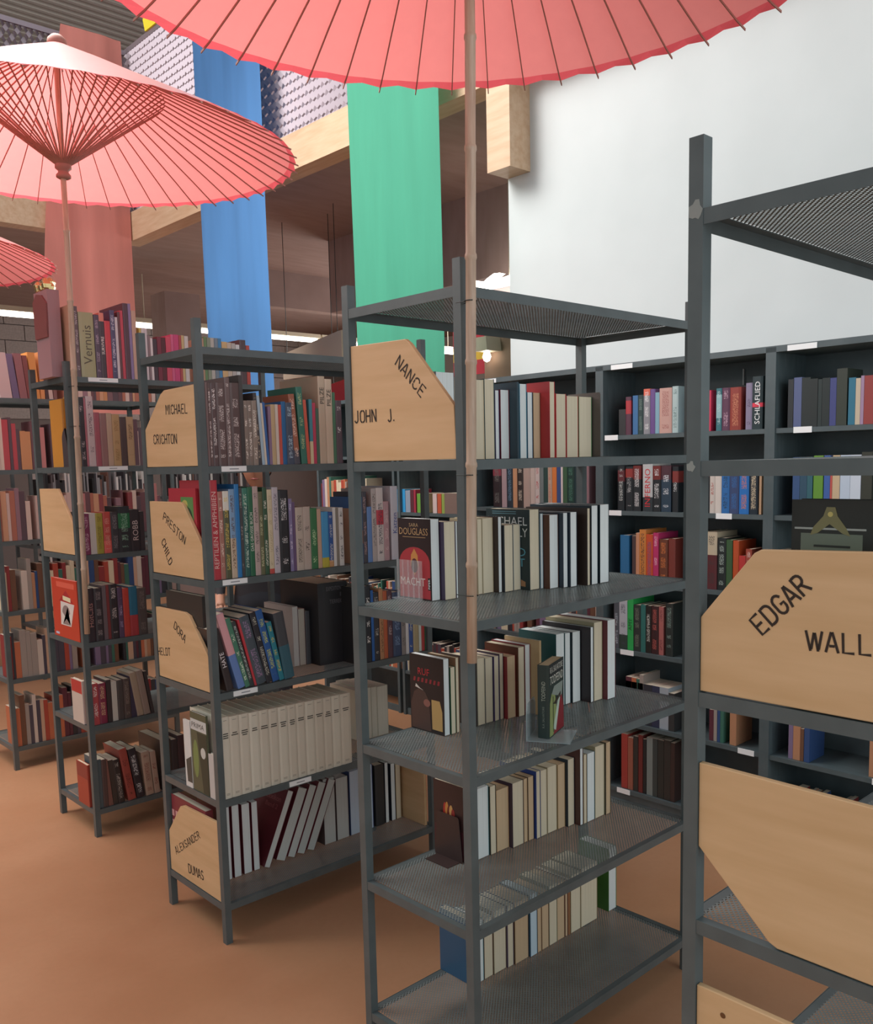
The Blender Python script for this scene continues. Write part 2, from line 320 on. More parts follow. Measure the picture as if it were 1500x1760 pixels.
# ------------------------------------------------------------------ black bookcases on the right wall
side_me = MB().box(0, .022, 0, .28, 0, 2.1).mesh('side_panel')
bs_me = MB().box(.022, .838, .005, .262, -.02, 0).mesh('shelf')
tp_me = MB().box(0, .86, 0, .28, 2.08, 2.105).mesh('top_panel'); bk_me = MB().box(0.02, .84, .262, .275, 0, 2.08).mesh('back_panel'); pl_me = MB().box(.022, .838, .015, .03, 0, .042).mesh('plinth')
kcard = MB().box(0, .075, -.003, 0, -.022, .002).mesh('label_card'); kcardw = MB().box(0, .12, -.003, 0, -.026, -.004).mesh('label_card')
CW = {0: [(1, .3)], 1: [(1, .03), (2, .05), (1, .5), (2, .62), (4, .12), (6, .1), (5, .74)], 2: [(1, .1), (2, .6), (3, .2), (4, .13), (5, .45)]}
def bookcase(x0, label, cards=(), fr='k', tall=True):
    x, y, z = wloc(fr, x0, 0, 0); root = thing('bookcase', label, 'bookcase', (x, y, 0), R(-90), 'black bookcases')
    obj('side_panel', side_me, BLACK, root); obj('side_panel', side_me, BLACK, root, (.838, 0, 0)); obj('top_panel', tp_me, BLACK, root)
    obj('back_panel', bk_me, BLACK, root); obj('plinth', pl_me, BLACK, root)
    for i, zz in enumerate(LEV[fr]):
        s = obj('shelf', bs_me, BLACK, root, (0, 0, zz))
        for lv, cx_ in cards:
            if lv == i+1: obj('label_card', kcard, CARD, s, (cx_, .005, 0)); 
    if fr == 'k': obj('label_card', kcardw, CARD, root, (.07, 0, 2.105))
    return root
for i, nm in enumerate(('farthest black bookcase along the white wall, ending at the gallery opening', 'middle black bookcase along the white wall, behind the bamboo pole unit', 'nearest black bookcase along the white wall, seen above the stencilled board')): bookcase(i*.86, nm, CW[i])
bookcase(0.03, 'black bookcase in the dim opening under the gallery, farther from the white wall', fr='h'); bookcase(.92, 'black bookcase in the dim opening under the gallery, nearer the white wall', fr='h')
obj('shelf_peg', MB().box(0, .004, 0, .02, 0, .07).mesh('shelf_peg'), flat('C8D0D0', .3), [o for o in COL.objects if o.name == 'bookcase.001'][0], (.60, .25, 1.98))
# ------------------------------------------------------------------ plywood end boards
BOARDS = [
 ('c', [(.414,1.9762),(.1984,1.9718),(.1817,1.9602),(.0326,1.8017),(.0265,1.677),(.414,1.677)], 'pale plywood end board stencilled NANCE and JOHN J., below the empty top shelf', [('NANCE',(.2378,1.9153),(.1446,1.8264),(.2193,1.9361)),('JOHN',(.4055,1.7785),(.3167,1.7788),(.3966,1.8083)),('J.',(.2708,1.7752),(.246,1.7769),(.2627,1.8053))]),
 ('l', [(.0265,1.9442),(.2494,1.9401),(.2778,1.9281),(.414,1.8095),(.414,1.676),(.0265,1.676)], 'orange-tinted plywood end board, topmost of four on its unit, beside grey-brown book spines', [('MICHAEL',(.2421,1.8577),(.0848,1.8533),(.2427,1.8878)),('CRICHTON',(.3501,1.7585),(.1719,1.7552),(.3507,1.7895))]),
 ('l', [(.414,1.5529),(.1745,1.5533),(.154,1.5456),(.0544,1.4333),(.0265,1.40),(.0265,1.292),(.414,1.292)], 'plywood end board with two slanting stencilled words, second from the top on its unit', [('PRESTON',(.3132,1.4904),(.1574,1.4072),(.2902,1.5098)),('CHILD',(.3352,1.4076),(.283,1.3244),(.3061,1.4196))]),
 ('l', [(.414,1.1632),(.1898,1.1653),(.1564,1.1565),(.0587,1.0558),(.0265,1.022),(.0265,.902),(.414,.902)], 'plywood end board with a short slanting word over a level one, third from the top', [('DORA',(.2774,1.1007),(.1984,1.0546),(.261,1.1238)),('HELDT',(.4135,.9819),(.3134,.9929),(.4149,1.0082))]),
 ('l', [(.3085,.4225),(.2845,.4313),(.0265,.4382),(.0265,.146),(.414,.146),(.414,.3)], 'lowest plywood end board, its long stencilled word rising over a short one', [('ALEXSANDER',(.362,.2208),(.1624,.3443),(.3514,.2579)),('DUMAS',(.2682,.1795),(.1521,.1875),(.2644,.2124))]),
 ('t', [(.414,1.5882),(.1861,1.5897),(.06,1.4617),(.0265,1.428),(.0265,1.297),(.414,1.297)], 'small blank pale plywood end board on the unit farther left', []),
 ('r', [(.414,1.4145),(.3243,1.5228),(.3131,1.5288),(.1519,1.5342),(.0265,1.536),(.0265,1.293),(.414,1.293)], 'large honey plywood end board stencilled EDGAR and WALL, near the dark emblem book', [('EDGAR',(.3088,1.3974),(.2337,1.4767),(.3319,1.4163)),('WALL',(.2391,1.3848),(.1458,1.3891),(.2442,1.4121))]),
 ('r', [(.414,1.1725),(.0265,1.1675),(.0265,.903),(.2745,.903),(.288,.9085),(.414,1.03)], 'large blank pale plywood board hung with its cut corner downwards', []),
 ('r', [(.414,.785),(.0265,.785),(.0265,.519),(.414,.519)], 'blank plywood board with a knot at the bottom right of the photo', [])]
for k, pts, lab, words in BOARDS:
    zmin = min(p[1] for p in pts); x, y, z = wloc(k, 0, 0, zmin)
    q = [(a, b-zmin) for a, b in pts]
    b = obj('end_board', MB().prism(q, lambda a, b, h: (h, a, b), .004, .016).mesh('end_board'), PLY, None, (x, y, z), wrot(k)); tag(b, lab, 'board', 'plywood end boards')
    bv = b.modifiers.new('b', 'BEVEL'); bv.width = .0015; bv.segments = 2
    for s, p0, p1, pt in words: stencil(b, s, .004, (p0[0], p0[1]-zmin), (p1[0], p1[1]-zmin), (pt[0], pt[1]-zmin))
    if words == [] and k == 'r' and zmin < .6: obj('knot', MB().lathe([(0, .0006), (.004, .0004), (.005, 0)], 12).mesh('knot'), flat('6A4424'), b, (.0036, .365, .232), (0, R(-90), 0))
# ------------------------------------------------------------------ parasols
NR = 52
def parasol(cx_, cy_, zr, Rr, pole_bottom, pole_x, pole_y, label, ties=(), tilt=0.0):
    root = thing('parasol', label, 'parasol', (pole_x, pole_y, pole_bottom), 0, 'red paper parasols on bamboo poles')
    dx, dy, zb = cx_-pole_x, cy_-pole_y, zr-pole_bottom; H = .42
    prof = [(.03, H+.0), (.06, H-.015), (.25, H*.77), (.42, H*.585), (.6, H*.395), (.8, H*.185), (.938, H*.03)]
    mb = MB(); seg = NR*2; v = []
    for i in range(seg):
        a = math.pi*i/NR; odd = i % 2
        for r_, z_ in prof: v.append((r_*Rr/.968*math.cos(a), r_*Rr/.968*math.sin(a), z_+odd*.002*r_))
    n = len(prof); mb.quads(v, [(i*n+j, ((i+1) % seg)*n+j, ((i+1) % seg)*n+j+1, i*n+j+1) for i in range(seg) for j in range(n-1)])
    T = Matrix.Translation((dx, dy, zb)) @ Matrix.Rotation(tilt, 4, 'X')
    obj('canopy', mb.mesh('canopy', True), PAPER, root).matrix_basis = T
    mb = MB(); v = []
    for i in range(seg):
        a = math.pi*i/NR; odd = i % 2; r0, r1 = .938*Rr/.968, Rr-odd*.006-random.random()*.004
        v += [(r0*math.cos(a), r0*math.sin(a), H*.03+odd*.002*.945), (r1*math.cos(a), r1*math.sin(a), odd*.007)]
    mb.quads(v, [(2*i, 2*((i+1) % seg), 2*((i+1) % seg)+1, 2*i+1) for i in range(seg)]); obj('rim_band', mb.mesh('rim_band'), RIM, root).matrix_basis = T
    key = round(Rr, 3)
    if key not in RIBS:
        rb = MB(); pr = [(r_*Rr/.968, z_-.004) for r_, z_ in prof]+[(Rr+.009, -.006)]
        for (r0, z0), (r1, z1) in zip(pr[:-1], pr[1:]):
            rb.quads([(r0, -0.0015, z0), (r0, 0.0015, z0), (r1, 0.0015, z1), (r1, -0.0015, z1), (r0, -0.0015, z0-.006), (r0, 0.0015, z0-.006), (r1, 0.0015, z1-.006), (r1, -0.0015, z1-.006)], [(0, 1, 2, 3), (4, 7, 6, 5), (0, 4, 5, 1), (1, 5, 6, 2), (2, 6, 7, 3), (3, 7, 4, 0)])
        st = MB().tube([(.022, 0, -.055), (.42, 0, H*.585-.012)], .0034, 4)
        RIBS[key] = (rb.mesh('rib'), st.mesh('stretcher'))
    for i in range(NR):
        Q = T @ Matrix.Rotation(2*math.pi*i/NR, 4, 'Z'); obj('rib', RIBS[key][0], RIBM, root).matrix_basis = Q; obj('stretcher', RIBS[key][1], RIBM, root).matrix_basis = Q
    obj('hub', MB().lathe([(0, -.03), (.03, -.03), (.033, -.05), (.033, -.066), (.022, -.075), (.021, -.082), (.03, -.092), (.03, -.102), (.02, -.108), (0, -.108)], 20).mesh('hub', True), RIBM, root).matrix_basis = T
    obj('finial', MB().lathe([(0, H+.035), (.02, H+.035), (.036, H+.02), (.04, H-.005), (0, H-.005)], 18).mesh('finial', True), RIBM, root).matrix_basis = T
    N = 7; pts = []; rad = []
    for i in range(N+1):
        t_ = i/N; zc = zb*.985*t_; p = (dx*t_, dy*t_, zc); pts += [(p[0], p[1], p[2]+.0)]; rad += [.0125]
    pts[-1] = (dx, dy, zb+H); P = []; RR = []
    for i in range(len(pts)):
        q = Vector(pts[i])
        if 0 < i < N: P += [q-Vector((0, 0, .008)), q-Vector((0, 0, .003)), q+Vector((0, 0, .003)), q+Vector((0, 0, .008))]; RR += [.0122, .0142, .0138, .0118]
        else: P.append(q); RR.append(.0122 if i == 0 else .011)
    obj('bamboo_pole', MB().tube(P, RR, 14).mesh('bamboo_pole', True), BAMB, root)
    for tz in ties:
        ring = [(dx*(tz-pole_bottom)/zb+.0145*math.cos(R(a)), dy*(tz-pole_bottom)/zb+.0145*math.sin(R(a)), tz-pole_bottom) for a in range(-60, 241, 20)]
        ring = [(ring[0][0]+.004, ring[0][1]+.05, ring[0][2])]+ring+[(ring[-1][0]-.004, ring[-1][1]+.05, ring[-1][2])]
        obj('wire_tie', MB().tube(ring, .0012, 5).mesh('wire_tie'), WIRE, root)
RIBS = {}
parasol(1.509, 1.482, 2.847, .957, 1.2, 1.489, 1.498, 'huge red paper parasol cut off at the top, its bamboo pole tied in the centre', (2.03, 1.64, 1.36))
parasol(1.593, 3.973, 2.994, .968, .95, 1.563, 3.985, 'whole red paper parasol with white sunlit top at the upper left', (2.03, 1.86, 1.42), .046)
parasol(1.468, 6.494, 2.975, .969, 0, 1.46, 6.5, 'small far red paper parasol, only its tip in view at the photo\'s left side')
# ------------------------------------------------------------------ hanging banners
def banner(p0, p1, z0, z1, m, label, wob=.012, pinch=0):
    a, b = Vector((*p0, 0)), Vector((*p1, 0)); d = b-a; nrm = Vector((-d.y, d.x, 0)).normalized(); NX, NZ = 14, 18; v = []
    ph = random.random()*6
    for j in range(NZ+1):
        s = j/NZ
        for i in range(NX+1):
            t_ = i/NX; t_ = t_+pinch*s*s*(1-t_); q = a+d*(t_+.015*math.sin(s*5+ph)*(1-s)); off_ = wob*(1-.5*s)*(math.sin(t_*11+ph)+.6*math.sin(t_*23+s*2+ph))
            v.append((q.x+nrm.x*off_, q.y+nrm.y*off_, z0+(z1-z0)*s))
    mb = MB().quads(v, [(j*(NX+1)+i, j*(NX+1)+i+1, (j+1)*(NX+1)+i+1, (j+1)*(NX+1)+i) for j in range(NZ) for i in range(NX)])
    o = obj('banner', mb.mesh('banner', True), m); tag(o, label, 'banner', 'cloth banners hung from the gallery'); return o
GREEN, BLUE, RED = fabric('green_cloth', '4CA88A', .3), fabric('blue_cloth', '5288C2', .3), fabric('red_cloth', 'E89488', .3)
banner((3.6, 4.61), (3.6, 3.79), 2.15, 5.3, GREEN, 'long green cloth banner hanging in front of the gallery beam')
banner((3.6, 6.43), (3.6, 5.56), 2.15, 5.3, BLUE, 'long blue cloth banner hanging beyond the green one')
banner((2.89, 7.84), (3.71, 7.84), 2.15, 5.3, RED, 'long orange-red cloth banner behind the whole parasol', pinch=.38)
o = obj('yellow_cloth', MB().prism([(-.09, 0), (.1, 0), (.13, .1), (.04, .2), (-.05, .17), (-.12, .07)], lambda a, b, h: (a, h, b), 0, .02).mesh('yellow_cloth'), flat('F2E23A', .8), None, (3.795, 7.42, 5.29), (0, 0, R(90))); tag(o, 'bit of bright yellow cloth above the mesh balustrade', 'cloth')
fl = thing('striped_flag', 'red and yellow striped flag hanging behind the green banner', 'flag', (4.7, 4.86, 2.28))
for i, (c_, z0, z1) in enumerate((('B0303C', 0, .1), ('D0A83C', .1, .2), ('B0303C', .2, .36))): obj('stripe', MB().box(0, .01, -.4, 0, z0, z1).mesh('stripe'), flat(c_, .8), fl)
# ------------------------------------------------------------------ lamps under the gallery
hs_me = MB().prism([(-.05, 0), (.05, 0), (.035, .05), (-.035, .05)], lambda a, b, h: (h, a, b), 0, 1.5).mesh('housing'); tb_me = MB().tube([(.03, 0, -.03), (1.47, 0, -.03)], .022, 10).mesh('tube')
for i, x in enumerate((2.4, 3.92, 5.44, 6.96, 8.48)):
    l = thing('batten_lamp', ('leftmost fluorescent batten under the back gallery, before the grey blocks', 'second fluorescent batten from the left, seen right of the red banner', 'third fluorescent batten from the left, glowing beside the blue banner', 'fourth fluorescent batten from the left, above the cream hanging panel', 'last fluorescent batten of the row, behind the green banner')[i], 'lamp', (x, 9.6, 3.24), 0, 'row of fluorescent battens under the back gallery')
    obj('housing', hs_me, FIXT, l); obj('tube', tb_me, LAMP, l)
    obj('hanger', MB().tube([(.7, 0, .05), (.7, 0, .52)], .006, 6).mesh('hanger'), FIXT, l)
l = thing('batten_lamp', 'bright lamp with a wavy cover glowing beside the white wall\'s end', 'lamp', (5.0, 4.3, 2.93))
wv = [(0, 0), (.62, 0), (.66, .03), (.62, .075), (.56, .06), (.59, .05), (.56, .035), (.5, .07), (.43, .095), (.37, .09), (.42, .07), (.38, .05), (.2, .065), (0, .07)]
obj('diffuser', MB().prism(wv, lambda a, b, h: (h, a, b), 0, .06).mesh('diffuser'), LAMP, l); obj('hanger', MB().tube([(.03, .3, .07), (.03, .3, .85)], .006, 6).mesh('hanger'), FIXT, l)
l = thing('wall_lamp', 'small pale lamp box with a glowing bulb on the brown pillar', 'lamp', (4.6, 4.35, 2.4)); obj('box_shade', MB().prism([(-.06, 0), (.06, 0), (.05, .09), (-.05, .09)], lambda a, b, h: (h, a, b), -.14, 0).mesh('box_shade'), FIXT, l); obj('bulb', MB().lathe([(0, -.07), (.02, -.06), (.03, -.035), (.02, -.005), (0, 0)], 12, (-.07, .01, 0)).mesh('bulb', True), LAMP, l)
# hanging cream panel and red cloth beyond the lettered unit
o = obj('hanging_panel', MB().prism([(0, 0), (.86, 0), (.86, .33), (0, .22)], lambda a, b, h: (h, -a, b), 0, .02).mesh('hanging_panel'), flat('C6B49E', .8), None, (4.6, 6.92, 2.42)); tag(o, 'cream panel hanging under the gallery lamps behind the blue banner', 'panel')
obj('cord', MB().tube([(.01, -.8, .32), (.01, -.8, 1.33)], .003, 5).mesh('cord'), WIRE, o); obj('cord', MB().tube([(.01, -.06, .22), (.01, -.06, 1.33)], .003, 5).mesh('cord'), WIRE, o)
o = obj('red_cloth', MB().prism([(0, 0), (.55, 0), (.5, .26), (.05, .2)], lambda a, b, h: (h, -a, b), 0, .02).mesh('red_cloth'), flat('B83A44', .8), None, (4.75, 6.7, 2.12)); tag(o, 'dull red cloth bundle below the cream hanging panel', 'cloth')
obj('cord', MB().tube([(.01, -.3, .2), (.01, -.3, 1.63)], .003, 5).mesh('cord'), WIRE, o)
